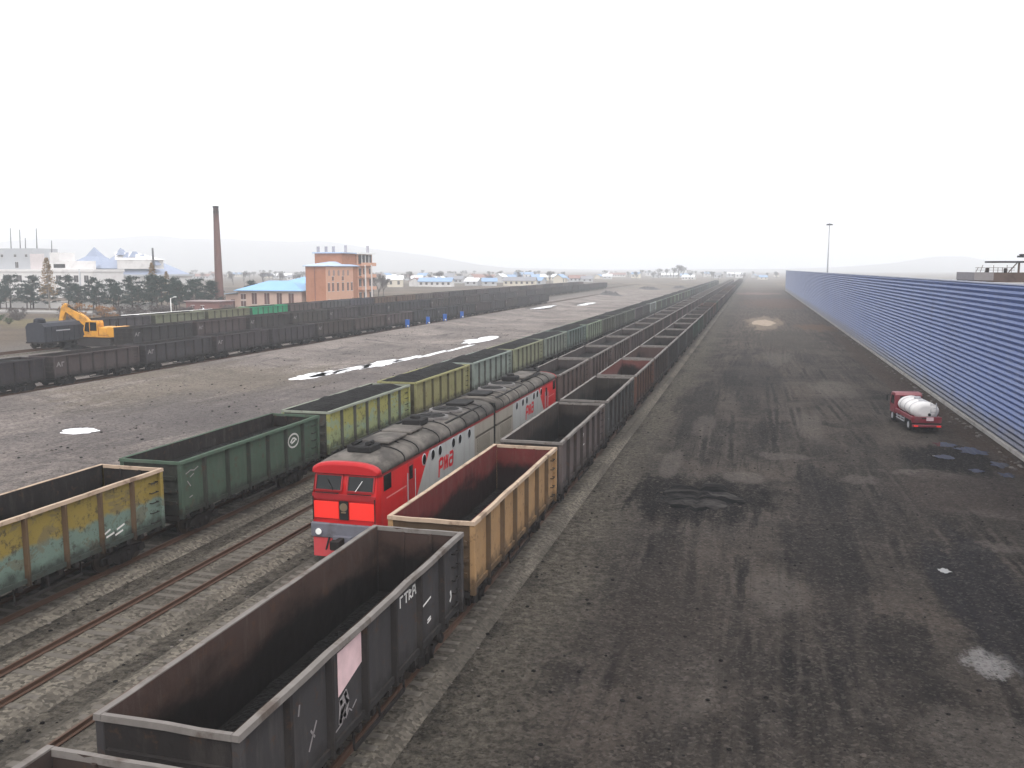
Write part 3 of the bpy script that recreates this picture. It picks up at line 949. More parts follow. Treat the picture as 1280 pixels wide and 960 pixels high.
# train behind the locomotive
B_Y0 = 66.9 + L_ / 2
for k in range(0, 45):
    y = B_Y0 + k * L_
    c = jit((0.1, 0.07, 0.07), .18)
    if k < 9:
        ordn = ['first', 'second', 'third', 'fourth', 'fifth', 'sixth', 'seventh', 'eighth', 'ninth'][k]
        lab = ordn + ' mauve brown wagon behind the red and grey locomotive, filled with dark coal'
    else:
        lab = 'small far open wagon in the hazy far end of the train behind the locomotive'
    wagon(-15.95, y, 0, c, lab, 'open wagons behind the locomotive', k < 8, (.06, .05, .05), FLATS[k % 3], 3.25 + rw.uniform(-.35, .2), None, RIM_BARE)

# coal-filled train on the left
C_Y0 = 17.738 + .1 - L_ / 2
PALE = (0.25, 0.27, 0.22); PGREEN = (0.2, 0.245, 0.175); TEALG = (0.12, 0.16, 0.145)
C_SPEC = {
    0: ((0.1, .12, .1), 'grey green open wagon ahead of the yellow and teal graffiti wagon'),
    1: (OCHRE, 'open wagon with flaking yellow over teal paint, nearest of the coal-filled train'),
    2: ((.062, .098, .07), 'dull green open wagon with a white oval emblem near its rear end'),
    3: (PALE, 'lime and pale yellow wagon heaped with coal behind the dull green wagon'),
    4: ((.27, .26, .12), 'olive yellow wagon heaped with coal, second behind the dull green wagon'),
    5: ((.23, .27, .24), 'pale grey green wagon heaped with coal, third behind the dull green wagon'),
    6: ((.24, .25, .16), 'pale olive wagon heaped with coal, fourth behind the dull green wagon'),
    7: ((.2, .225, .19), 'grey green wagon heaped with coal, fifth behind the dull green wagon'),
    8: (TEALG, 'teal grey wagon heaped with coal, sixth behind the dull green wagon'),
    9: (PGREEN, 'sage green wagon heaped with coal, seventh behind the dull green wagon'),
}
for k in range(-0, 46):
    y = C_Y0 + k * L_
    if k in C_SPEC:
        c, lab = C_SPEC[k]
    else:
        c = jit(rw.choice([PGREEN, TEALG, (.13, .14, .12), (.13, .12, .12), (.11, .1, .1)]), .2)
        if k == 15: c = (.36, .4, .38)
        lab = 'small far coal-heaped wagon in the hazy distant end of the left coal-filled train'
        if k == 15: lab = 'far pale whitish wagon standing out among the coal-heaped wagons'
    body = {1: BODY_GA, 3: BODY_GB}.get(k)
    if k <= 1: load, lev = FLATS[k % 3], 2.55
    elif k == 2: load, lev = FLATS[2], 3.2
    else: load, lev = HEAPS[k % 4], 3.78 + rw.uniform(-.05, .12)
    w = wagon(-25.15, y, 0, c, lab, 'coal-filled wagons of the left train', k < 10, (.016, .014, .014), load, lev, body, RIM_TAN if k == 1 else None)
    if k == 2:
        n = 22
        ring = [(.55 * cos(2 * pi * i / n), .36 * sin(2 * pi * i / n)) for i in range(n + 1)]
        inner = [[(-.3, -.05), (-.1, .12), (.1, .12), (.3, 0)], [(-.2, -.12), (.15, -.02)]]
        st = strokes([[(a + .9, b + 3.0) for a, b in pl] for pl in [ring] + inner], .09)
        st.build('oval_emblem', M['white_paint'], w, (1.406, -HL + 5 * 2 * HL / 7, 0))
        st = strokes([[(.4, 3.3), (.75, 3.4), (1.0, 3.35), (1.3, 3.45)], [(.7, 3.1), (.95, 3.2)], [(.5, 2.95), (.7, 2.7)], [(.6, 2.2), (.8, 2.24)]], .05)
        st.build('chalk_scrawl', M['grey_paint'], w, (1.406, -HL + .1, 0))
    if k == 1:
        st = strokes([[(.2, 2.1), (.5, 2.2)], [(.3, 1.95), (.7, 2.02)], [(.9, 2.1), (1.3, 2.2)], [(.8, 1.9), (1.2, 1.98)]], .07)
        st.build('chalk_scrawl', M['white_paint'], w, (1.406, -HL + 5 * 2 * HL / 7, 0))

# far rows beyond the field
DK = [(0.05, 0.042, 0.045), (0.043, 0.04, 0.045), (0.062, 0.048, 0.048), (0.04, 0.038, 0.042), (.07, .055, .055)]
LD = 13.98
ORD = ['first', 'second', 'third', 'fourth', 'fifth', 'sixth', 'seventh', 'eighth', 'ninth', 'tenth', 'eleventh', 'twelfth']
CHALK = strokes([[(0, .0), (.25, .5), (.5, 0)], [(.7, 0), (.7, .45), (1.0, .45)], [(.1, .2), (.4, .2)]], .11).data('stencil_mark', [M['grey_paint']])
for k in range(18):
    y = 44.2 + (k + .5) * LD
    lab = (('dark wagon of the nearest row beyond the field, %s from its near left end' % ORD[k]) if k < 12 else
           'small dark wagon near the far end of the nearest row beyond the field')
    w = wagon(-68.6, y, .08, jit(rw.choice(DK), .25), lab, 'dark wagons of the nearest row beyond the field', False, (.03, .027, .027), FLATS[k % 3] if k not in (1,) else HEAPS[1], 3.55, None, None, .875)
    if k % 2 == 0 or k < 5:
        link('stencil_mark', CHALK, w, (1.406, -HL + .4, 2.7))
for k in range(28):
    y = 98.0 + (k + .5) * LD
    lab = (('dark wagon of the middle row beyond the field, %s behind the excavator' % ORD[k]) if k < 9 else
           'small dark wagon in the far part of the middle row beyond the field')
    w = wagon(-79.6, y, .96, jit(rw.choice(DK), .25), lab, 'dark wagons of the middle row beyond the field', False, (.03, .027, .027), FLATS[k % 3], 3.5, None, None, .9)
    if k % 2 == 0 or k < 4:
        link('stencil_mark', CHALK, w, (1.406, -HL + .4, 2.7))
F_C = {-2: (.05, .047, .052), -1: (.075, .068, .075), 0: (.19, .2, .135), 1: (.2, .2, .125), 2: (.03, .34, .17), 3: (.1, .075, .075), 4: (.085, .085, .09), 5: (.075, .07, .09),
       6: (.15, .1, .075), 7: (.15, .095, .07), 8: (.13, .11, .1)}
F_L = {-2: 'dark grey wagon of the back row, partly hidden behind the orange excavator arm', -1: 'grey mauve wagon of the back row just left of the olive wagons',
       0: 'pale olive wagon of the back row, the one farther from the bright green wagon', 1: 'pale olive wagon of the back row directly beside the bright green wagon',
       2: 'bright green wagon in the back row in front of the pink house', 3: 'reddish grey wagon of the back row directly right of the bright green wagon',
       4: 'grey wagon of the back row in front of the orange brick building, left one', 5: 'bluish grey wagon of the back row in front of the orange brick building, right one',
       6: 'brown wagon of the back row, first one past the orange brick building', 7: 'brown wagon of the back row, second one past the orange brick building',
       8: 'pale brown wagon of the back row, third one past the orange brick building'}
for k in range(-1, 26):
    y = 118.6 + (k + .5) * 14.0
    c = F_C.get(k) or jit(rw.choice(DK + [(.13, .1, .09)]), .25)
    wagon(-91.6, y, 1.25, c, F_L.get(k, 'small wagon in the far part of the back row beyond the field'), 'wagons of the back row beyond the field', False, (.035, .03, .03), FLATS[k % 3], 3.2, None, None, .965)

# ------------------------------------------------------------------ locomotive (two coupled sections)
def loco_paint():
    n = NT('locomotive_paint', 0.5, 0.25)
    v = n.coord()
    x, y, z = n.sep(v)
    sl = n.math('SUBTRACT', y, n.math('MULTIPLY', z, 0.95))          # slanted edge
    grey_f = n.math('GREATER_THAN', sl, 2.45)
    c = n.mix(grey_f, (0.46, 0.011, 0.013), (0.33, 0.335, 0.33))
    c = n.mix(n.math('GREATER_THAN', y, 13.0), c, (0.26, 0.235, 0.2))
    # dark waist line on the beige rear, red stripe under the eaves
    st = n.math('MULTIPLY', n.math('GREATER_THAN', z, 3.74), n.math('LESS_THAN', z, 3.9))
    c = n.mix(st, c, (0.22, 0.02, 0.022))
    st2 = n.math('MULTIPLY', n.math('MULTIPLY', n.math('GREATER_THAN', z, 2.95), n.math('LESS_THAN', z, 3.07)), n.math('GREATER_THAN', y, 13.2))
    c = n.mix(st2, c, (0.06, 0.05, 0.04))
    # white thin lines on the red flank
    l1 = n.math('MULTIPLY', n.math('MULTIPLY', n.math('GREATER_THAN', z, 2.72), n.math('LESS_THAN', z, 2.78)), n.math('MULTIPLY', n.math('LESS_THAN', y, 3.1), n.math('GREATER_THAN', y, 0.9)))
    c = n.mix(n.math('MULTIPLY', l1, .5), c, (0.7, 0.4, 0.38))
    d = n.step(n.noise(n.scale(v, (1, 1, .3)), 1.3, 6, .65), .45, .75)
    c = n.mix(n.math('MULTIPLY', d, .3), c, (0.07, 0.03, 0.028))
    low = n.step(z, 1.6, 1.2)
    c = n.mix(n.math('MULTIPLY', low, .5), c, (0.05, 0.03, 0.03))
    n.color(c)
    n.bump(n.noise(n.scale(v, (1, 1, .3)), 1.1, 3), .15, .03)
    return n.m
M['loco'] = loco_paint()
M['loco_red'] = simple('cab_red', (0.36, 0.01, 0.013), 0.5, 0.12, 1.5, 0.25)
M['loco_dark_red'] = simple('cab_dark_red', (0.3, 0.012, 0.016), 0.5, 0.2, 2, 0.4)
M['bright_red'] = simple('bright_red_panel', (0.97, 0.035, 0.024), 0.5, 0.04, 2, 0.4)
M['bumper_grey'] = simple('bumper_grey', (0.14, 0.14, 0.165), 0.6, 0.25, 2, dirt=(.08, .07, .07))
def roof_mat():
    n = NT('sooty_roof', 0.85, 0.1)
    v = n.coord()
    x, y, z = n.sep(v)
    f = n.step(n.noise(v, 0.8, 6, .65), .35, .68)
    c = n.mix(f, (0.07, 0.063, 0.057), (0.14, 0.126, 0.113))
    soot = n.step(n.noise(n.scale(v, (1, .5, 1)), .7, 5, .6, .5), .48, .62)
    c = n.mix(n.math('MULTIPLY', soot, .55), c, (0.03, 0.028, 0.027))
    n.color(c)
    n.bump(n.noise(v, 2.5, 3), .2, .04)
    return n.m
M['roof'] = roof_mat()
M['soot'] = simple('soot_black', (0.02, 0.019, 0.019), 0.85, 0.4, 2)
M['roof_pale'] = simple('pale_roof_metal', (0.12, 0.112, 0.108), 0.6, 0.3, 1.5, dirt=(.06, .05, .05))
M['letter_red'] = simple('letter_red', (0.5, 0.01, 0.02), 0.5, 0.05, 2)

def roof_ring(y, hw=1.5, zc=3.9, top=4.62, n=12, inset=0.0):
    pts = []
    for i in range(n + 1):
        a = pi * i / n
        cx = cos(a)
        px = (hw - inset) * (abs(cx) ** .8) * (1 if cx >= 0 else -1)
        pz = zc + (top - zc) * (sin(a) ** .75)
        pts.append((px, y, pz))
    return pts
LEN = 16.75
def make_loco(label):
    t = thing('diesel_locomotive', label, 'locomotive', (0, 0, 0), 0, 'two coupled locomotive sections')
    # flank shell with a raked front
    m = MB()
    def ring(y, z0=1.28, dy=0.0):
        return [(-1.5, y + dy, z0), (-1.5, y, 2.4), (-1.5, y, 3.9), (1.5, y, 3.9), (1.5, y, 2.4), (1.5, y + dy, z0)]
    m.loft([[(-1.42, .0, 1.28), (-1.42, .0, 2.95), (-1.40, .28, 3.9), (1.40, .28, 3.9), (1.42, .0, 2.95), (1.42, .0, 1.28)],
            [(-1.5, .35, 1.28), (-1.5, .35, 2.95), (-1.5, .5, 3.9), (1.5, .5, 3.9), (1.5, .35, 2.95), (1.5, .35, 1.28)],
            ring(3.2), ring(10), ring(LEN)], 0)
    m.build('body_shell', M['loco'], t)
    # roof: grey arched sheet from behind the red cab hood to the rear
    m = MB()
    m.loft([roof_ring(y, 1.53, 3.88, tp) for y, tp in ((.39, 4.345), (1.6, 4.48), (9, 4.58), (LEN, 4.58))], 0, True)
    roof = m.build('roof', M['roof'], t)
    m = MB()
    m.loft([roof_ring(.1, 1.42, 3.86, 4.22), roof_ring(.16, 1.5, 3.86, 4.31), roof_ring(.24, 1.54, 3.87, 4.34), roof_ring(.4, 1.54, 3.87, 4.355)], 0, True)
    m.build('cab_hood', M['loco_red'], t)
    # roof fittings
    m = MB()
    m.box(-.55, .55, 1.5, 2.6, 4.46, 4.74, bev=.04)
    m.tube((-.3, 1.6, 4.82), (-.3, 2.4, 4.82), .07)
    m.tube((.3, 1.7, 4.82), (.3, 2.3, 4.82), .09)
    m.build('horn_box', M['soot'], roof)
    m = MB()
    m.box(-.7, .7, 3.1, 5.3, 4.55, 4.68, bev=.04)
    m.box(-.75, .75, 5.6, 7.2, 4.55, 4.7, bev=.05)
    m.build('roof_hatch', M['roof'], roof)
    m = MB()
    m.box(-.5, .5, 7.5, 8.6, 4.56, 4.9, bev=.06)
    m.tube((0, 8.05, 4.85), (0, 8.05, 5.05), .28, .24, 14)
    m.build('exhaust_stack', M['soot'], roof)
    for yy in (10.3, 12.6):
        m = MB()
        m.tube((0, yy, 4.4), (0, yy, 4.66), .92, .9, 24)
        f = m.build('cooling_fan', M['roof_pale'], roof)
        m = MB()
        m.tube((0, yy, 4.665), (0, yy, 4.68), .74, .74, 24)
        for k in range(6):
            a = k * pi / 3
            m.bar((cos(a) * .1, yy + sin(a) * .1, 4.69), (cos(a) * .72, yy + sin(a) * .72, 4.69), .08, .03)
        m.build('fan_grille', M['soot'], f)
    m = MB()
    m.box(-.6, .6, 14.2, 15.9, 4.57, 4.72, bev=.05)
    m.bar((-1.1, 9.4, 4.42), (-1.1, 15.5, 4.42), .12)
    m.bar((1.1, 9.4, 4.42), (1.1, 15.5, 4.42), .12)
    for k in range(5):
        yy = 4 + k * 2.6
        m.bar((-1.46, yy, 4.08), (-.5, yy + .02, 4.6), .06)
        m.bar((1.46, yy, 4.08), (.5, yy + .02, 4.6), .06)
    m.bar((-.9, 3.3, 4.56), (-.9, 8.6, 4.60), .1)
    m.build('roof_piping', M['soot'], roof)
    # roof seams where soot gathers
    # windscreens with frames
    for s in (-1, 1):
        m = MB()
        a, b = sorted((s * .13, s * 1.3))
        def fy(z): return (z - 2.95) / .95 * .28 - .012
        def quad(a, b, z0, z1, off):
            return [(a, fy(z0) - off, z0), (b, fy(z0) - off, z0), (b, fy(z1) - off, z1), (a, fy(z1) - off, z1)]
        q = quad(a, b, 3.16, 3.78, .004)
        q2 = quad(a, b, 3.16, 3.78, .02)
        m.loft([q, q2], 0)
        win = m.build('windscreen', M['glass'], t)
        m = MB()
        for (p0, p1) in (((a, 3.16), (b, 3.16)), ((b, 3.16), (b, 3.78)), ((b, 3.78), (a, 3.78)), ((a, 3.78), (a, 3.16))):
            m.bar((p0[0], fy(p0[1]) - .02, p0[1]), (p1[0], fy(p1[1]) - .02, p1[1]), .075, .05)
        m.build('window_frame', M['loco_dark_red'], win)
        m = MB()
        m.bar((s * .5, fy(3.16) - .05, 3.16), (s * .78, fy(3.6) - .05, 3.6), .025)
        m.build('wiper', M['white'] if s > 0 else M['soot'], win)
        # bright red panels
        m = MB()
        a, b = sorted((s * .24, s * 1.36))
        m.box(a, b, -.03, .0, 1.98, 2.7, bev=.012)
        m.build('warning_panel', M['bright_red'], t)
        m = MB()
        m.tube((s * 1.12, -.03, 1.42), (s * 1.12, -.17, 1.42), .15, .13, 14)
        lm = m.build('marker_light', M['lamp_white'], t)
        m = MB()
        m.tube((s * 1.12, .0, 1.42), (s * 1.12, -.14, 1.42), .18, .18, 14)
        m.build('lamp_ring', M['bumper_grey'], lm)
    m = MB()
    m.box(-.2, .2, -.05, .0, 1.95, 2.75, bev=.015)
    cp = m.build('centre_plate', M['soot'], t)
    m = MB()
    m.tube((0, -.05, 2.5), (0, -.08, 2.5), .17, .17, 16)
    m.bar((-.1, -.07, 2.28), (.1, -.07, 2.28), .05)
    m.build('crest', simple_once('crest_bronze', (.16, .12, .08)), cp)
    # dark red band between windows and panels, grey bumper band, skirt
    m = MB()
    m.box(-1.425, 1.425, -.035, .02, 2.78, 3.02, bev=.012)
    m.build('waist_band', M['loco_dark_red'], t)
    m = MB()
    m.box(-1.5, 1.5, -.1, .3, 1.16, 1.78, bev=.04)
    m.box(-.4, .4, -.3, -.1, 1.0, 1.3)
    m.build('buffer_beam', M['bumper_grey'], t)
    m = MB()
    m.loft([[(-1.4, -.05, 1.15), (1.4, -.05, 1.15), (1.4, .1, 1.15), (-1.4, .1, 1.15)], [(-1.2, -.42, .48), (1.2, -.42, .48), (1.2, -.3, .48), (-1.2, -.3, .48)]], 0)
    m.build('snow_plough', M['loco_dark_red'], t)
    m = MB()
    m.box(-.12, .12, -.75, -.3, 1.0, 1.28)
    m.box(-.22, .2, -.98, -.7, .94, 1.32, bev=.03)
    m.build('coupler', M['gear'], t)
    # side windows, door, portholes, grab rails
    for s in (-1, 1):
        m = MB()
        m.box(*sorted((s * 1.498, s * 1.52)), .62, 1.4, 3.1, 3.76, bev=.006)
        m.build('side_window', M['glass'], t)
        m = MB()
        m.box(*sorted((s * 1.497, s * 1.512)), 3.3, 3.95, 1.7, 3.72)
        dr = m.build('cab_door', M['loco_dark_red'], t)
        m = MB()
        m.box(*sorted((s * 1.512, s * 1.522)), 3.42, 3.83, 2.95, 3.55)
        m.build('door_window', M['glass'], dr)
        m = MB()
        m.bar((s * 1.54, 3.18, 1.5), (s * 1.54, 3.18, 3.3), .035)
        m.bar((s * 1.54, 4.08, 1.5), (s * 1.54, 4.08, 3.3), .035)
        m.build('grab_rail', M['galv'], t)
        for yy in (5.3, 6.45, 7.45, 9.45, 10.5, 12.05):
            m = MB()
            m.tube((s * 1.49, yy, 3.46), (s * 1.52, yy, 3.46), .23, .23, 18)
            w = m.build('porthole', M['glass'], t)
            m = MB()
            vs = []
            for r, xo in ((.23, 1.518), (.29, 1.505), (.29, 1.50)):
                vs.append([(s * xo, yy + r * cos(2 * pi * i / 18), 3.46 + r * sin(2 * pi * i / 18)) for i in range(18)])
            m.loft(vs, 0, True, False)
            m.build('porthole_ring', M['galv'], w)
        # louvred panels on the rear part
        m = MB()
        for k in range(9):
            z = 2.15 + k * .085
            m.box(*sorted((s * 1.5, s * 1.518)), 13.5, 15.9, z, z + .05)
        m.build('louvre', simple_once('louvre_beige', (.2, .18, .15)), t)
        # lettering  (slanted strokes)
        sk = lambda yy, zz: (s * (yy + .14 * zz * s * 0), zz)
        letters = [
            [[(0, -.22), (0, .5), (.12, .58), (.42, .58), (.5, .5), (.5, .28), (.42, .2), (.16, .2)]],
            [[(.72, .56), (.78, .3), (1.2, .3), (1.26, .56)], [(.72, 0), (.78, .28)], [(1.26, 0), (1.2, .28)], [(.99, 0), (.99, .6)]],
            [[(1.56, .62), (1.95, .62), (2.02, .54), (2.02, .08), (1.94, 0), (1.58, 0), (1.5, .08), (1.5, .26), (1.58, .34), (2.0, .34)], [(2.02, .5), (2.02, .08)]],
        ]
        polys = []
        for lt in letters:
            for pl in lt:
                polys.append([((yy + .12 * zz), zz) for yy, zz in pl])
        if s < 0:
            polys = [[(-yy, zz) for yy, zz in pl] for pl in polys]
        st = strokes(polys, .16)
        o = st.build('side_lettering', M['letter_red'], t, (s * 1.503 - (.006 if s < 0 else 0), 7.3 if s > 0 else 9.6, 2.42))
        m = MB()
        m.box(*sorted((s * 1.0, s * 1.34)), 6.3, 10.6, .55, 1.2, bev=.05)
        m.build('fuel_tank', M['soot'], t)
    for yc in (3.4, 13.2):
        m = MB()
        for s in (-1, 1):
            m.prism([(yc - 2.3, .75), (yc - 2.2, 1.05), (yc + 2.2, 1.05), (yc + 2.3, .75), (yc + 1.4, .55), (yc - 1.4, .55)], 'x', s * 1.05 - .08, s * 1.05 + .08)
        b = m.build('bogie', M['gear'], t)
        for d in (-1.85, 0, 1.85):
            link('wheelset', WHL, b, (0, yc + d, .9))
    m = MB()
    for yy in (2.9, 4.6, 7.35, 9.0, 11.5, 13.8, 15.2):
        pts = roof_ring(yy, 1.535, 3.885, 4.50 + .1 * min(1, yy / 9), 12)
        for a, b in zip(pts[:-1], pts[1:]):
            m.bar((a[0], a[1], a[2] + .012), (b[0], b[1], b[2] + .012), .07, .03)
    m.build('roof_seam', M['soot'], roof)
    for s in (-1, 1):
        for p0, p1 in (((s * .2, -.08, 3.08), (s * 1.25, -.08, 3.08)), ((s * 1.38, -.05, 1.9), (s * 1.38, -.05, 2.9))):
            m = MB()
            m.bar(p0, p1, .035)
            m.build('front_handrail', M['soot'], t)
        for q in (.45, .65):
            m = MB()
            m.bar((s * q, -.12, 1.2), (s * q * 1.1, -.3, .72), .055)
            m.build('brake_hose', M['rubber'], t)
    m = MB()
    for s in (-1, 1):
        for yy in (4.6, 8.6, 12.6):
            for q in range(4):
                m.box(*sorted((s * 1.497, s * 1.515)), yy - .5, yy + .5, 1.55 + q * .12, 1.6 + q * .12)
    m.build('side_grille', M['soot'], t)
    m = MB()
    m.box(-1.2, 1.2, .3, LEN, 1.0, 1.28)
    m.build('underframe', M['gear'], t)
    # bellows at the rear end
    m = MB()
    for k in range(3):
        y0 = LEN + .02 + k * .11
        m.box(-.75, .75, y0, y0 + .1, 1.4, 3.9 - .02 * k, bev=.03)
        m.box(-1.45, 1.45, y0 + .01, y0 + .06, 1.5, 4.35 - .01 * k, bev=.02)
    m.build('gangway_bellows', M['rubber'], t)
    return t
_once = {}
def simple_once(name, c):
    if name not in _once:
        _once[name] = simple(name, c, .6, .2, 2)
    return _once[name]
loco = make_loco('red nosed front section of the locomotive with twin windscreens and grey lettered flank')
loco.location = (-15.95, 32.4, 0)
loco2 = copy_tree(loco)
loco2['label'] = 'rear section of the red and grey locomotive, its red end far from the camera'
loco2.location = (-15.95, 66.45, 0)
loco2.rotation_euler = (0, 0, pi)

# ------------------------------------------------------------------ blue wind-break fence
def fence_mat():
    n = NT('blue_sheet', 0.45, 0.35)
    v = n.pos()
    x, y, z = n.sep(v)
    f = n.noise(n.scale(v, (1, .35, 1)), 0.35, 5, .6)
    c = n.mix(f, (0.05, 0.09, 0.25), (0.07, 0.122, 0.31))
    g = n.step(n.noise(n.scale(v, (1, .5, .12)), 1.2, 6, .65), .52, .72)
    c = n.mix(n.math('MULTIPLY', g, .35), c, (0.13, 0.155, 0.24))
    oi = n.t.nodes.new('ShaderNodeObjectInfo')
    c = n.mix(n.math('MULTIPLY', oi.outputs['Random'], .25), c, (0.03, 0.055, 0.17))
    foot = n.step(n.math('ADD', z, n.math('MULTIPLY', n.noise(v, .5, 6, .65), -2.6)), .9, -.7)
    c = n.mix(n.math('MULTIPLY', foot, .75), c, (0.05, 0.043, 0.042))
    n.color(c)
    return n.m
M['fence'] = fence_mat()
FX, FH, F0, F1, BAY = 17.25, 11.1, 21.0, 521.0, 6.25
def fence():
    t = thing('wind_fence', 'tall blue ribbed wind fence running along the right edge of the coal yard', 'fence', (FX, F0, 0))
    rows, pitch = 27, (FH - .25) / 27
    prof = []
    for r in range(rows):
        z = .25 + r * pitch
        # each strip leans out at its foot and folds back under
        prof += [(.03, z), (-.02, z + pitch * .12), (-.095, z + pitch * .5), (-.1, z + pitch * .58), (.02, z + pitch * .97)]
    prof.append((-.02, FH))
    m = MB()
    a = [(p[0], -.02, p[1]) for p in prof]
    b = [(p[0] + .004, BAY + .02, p[1]) for p in prof]
    m.loft([a, b], 0, False, False, False)
    c = [(p[0] + .012, -.02, p[1]) for p in prof]
    d = [(p[0] + .016, BAY + .02, p[1]) for p in prof]
    m.loft([c, d], 0, False, False, False)
    panel = m.data('screen_panel', [M['fence']])
    m = MB()
    m.box(.1, .34, -.12, .12, 0, FH + .1, 0)
    m.bar((.3, 0, .1), (2.2, 0, .1), .2)
    m.bar((.3, 0, FH * .72), (2.2, 0, .15), .16, .16)
    post = m.data('post', [M['fence']])
    n = int((F1 - F0) / BAY)
    for k in range(n):
        o = link('screen_panel', panel, t, (0, k * BAY, 0))
        o.rotation_euler = (0, rng.uniform(-.0015, .0015), 0)
    for k in range(n + 1):
        link('post', post, t, (0, k * BAY, 0))
    m = MB()
    m.box(-.22, .3, -.1, F1 - F0, -.2, .28, bev=.03)
    m.build('kerb', M['concrete'], t)
    m = MB()
    m.box(-.1, .1, 0, n * BAY, FH + .0, FH + .1)
    m.build('top_rail', simple_once('top_rail_pale', (.4, .42, .5)), t)
    return t
fence()

# rubble along the foot of the fence
rb = random.Random(3)
STONES = []
for k in range(4):
    m = MB()
    n = 7
    rings = []
    for j, (r, zz) in enumerate(((.55, 0), (1, .35), (.75, .75), (.2, 1.0))):
        rings.append([(r * (1 + rb.uniform(-.25, .25)) * cos(2 * pi * i / n), r * (1 + rb.uniform(-.25, .25)) * sin(2 * pi * i / n), zz * (1 + rb.uniform(-.1, .1))) for i in range(n)])
    m.loft(rings, 0)
    STONES.append(m.data('stone', [simple_once('rubble_stone', (.13, .115, .105)) if k % 2 else simple_once('rubble_brown', (.06, .049, .043))]))
m = MB()
for k in range(420):
    y = 25 + (rb.random() ** 1.6) * 260
    x = 16.75 - abs(rb.gauss(0, .45))
    s = rb.uniform(.05, .17)
    me = STONES[rb.randrange(4)]
    a = rb.uniform(0, 6.28)
    z0 = ground_h(x, y) - .03
    m.mesh([(x + s * (v.co.x * cos(a) - v.co.y * sin(a)), y + s * 1.5 * (v.co.x * sin(a) + v.co.y * cos(a)), z0 + s * .8 * v.co.z) for v in me.vertices], [tuple(p.vertices) for p in me.polygons], k % 2)
tag(m.build('rubble', [_once['rubble_stone'], _once['rubble_brown']]), 'scattered stones and lumps along the foot of the blue fence', kind='stuff')
# loose coal and stones on the ground elsewhere
m = MB()
for k in range(9000):
    zone = rb.random()
    if zone < .45: x, y = rb.uniform(-6.5, 16), 14 + rb.random() ** 1.5 * 120
    elif zone < .75: x, y = rb.choice((-23, -18, -18.2, -13, -7.6, -23.2)) + rb.gauss(0, .5), 14 + rb.random() ** 1.4 * 130
    else: x, y = rb.uniform(-62, -30), 40 + rb.random() * 140
    s = (.015 + .07 * rb.random() ** 3.5) * (1.6 if zone >= .75 else 1)
    me = STONES[rb.randrange(4)]
    a = rb.uniform(0, 6.28)
    z0 = ground_h(x, y) - .01
    m.mesh([(x + s * (v.co.x * cos(a) - v.co.y * sin(a)), y + s * (v.co.x * sin(a) + v.co.y * cos(a)), z0 + s * .8 * v.co.z) for v in me.vertices], [tuple(p.vertices) for p in me.polygons], rb.choice((1, 1, 2, 2) if zone < .45 else (0, 1, 2, 2)))
tag(m.build('gravel', [_once['rubble_stone'], _once['rubble_brown'], M['coal']]), 'loose stones and coal crumbs strewn over the yard', kind='stuff')

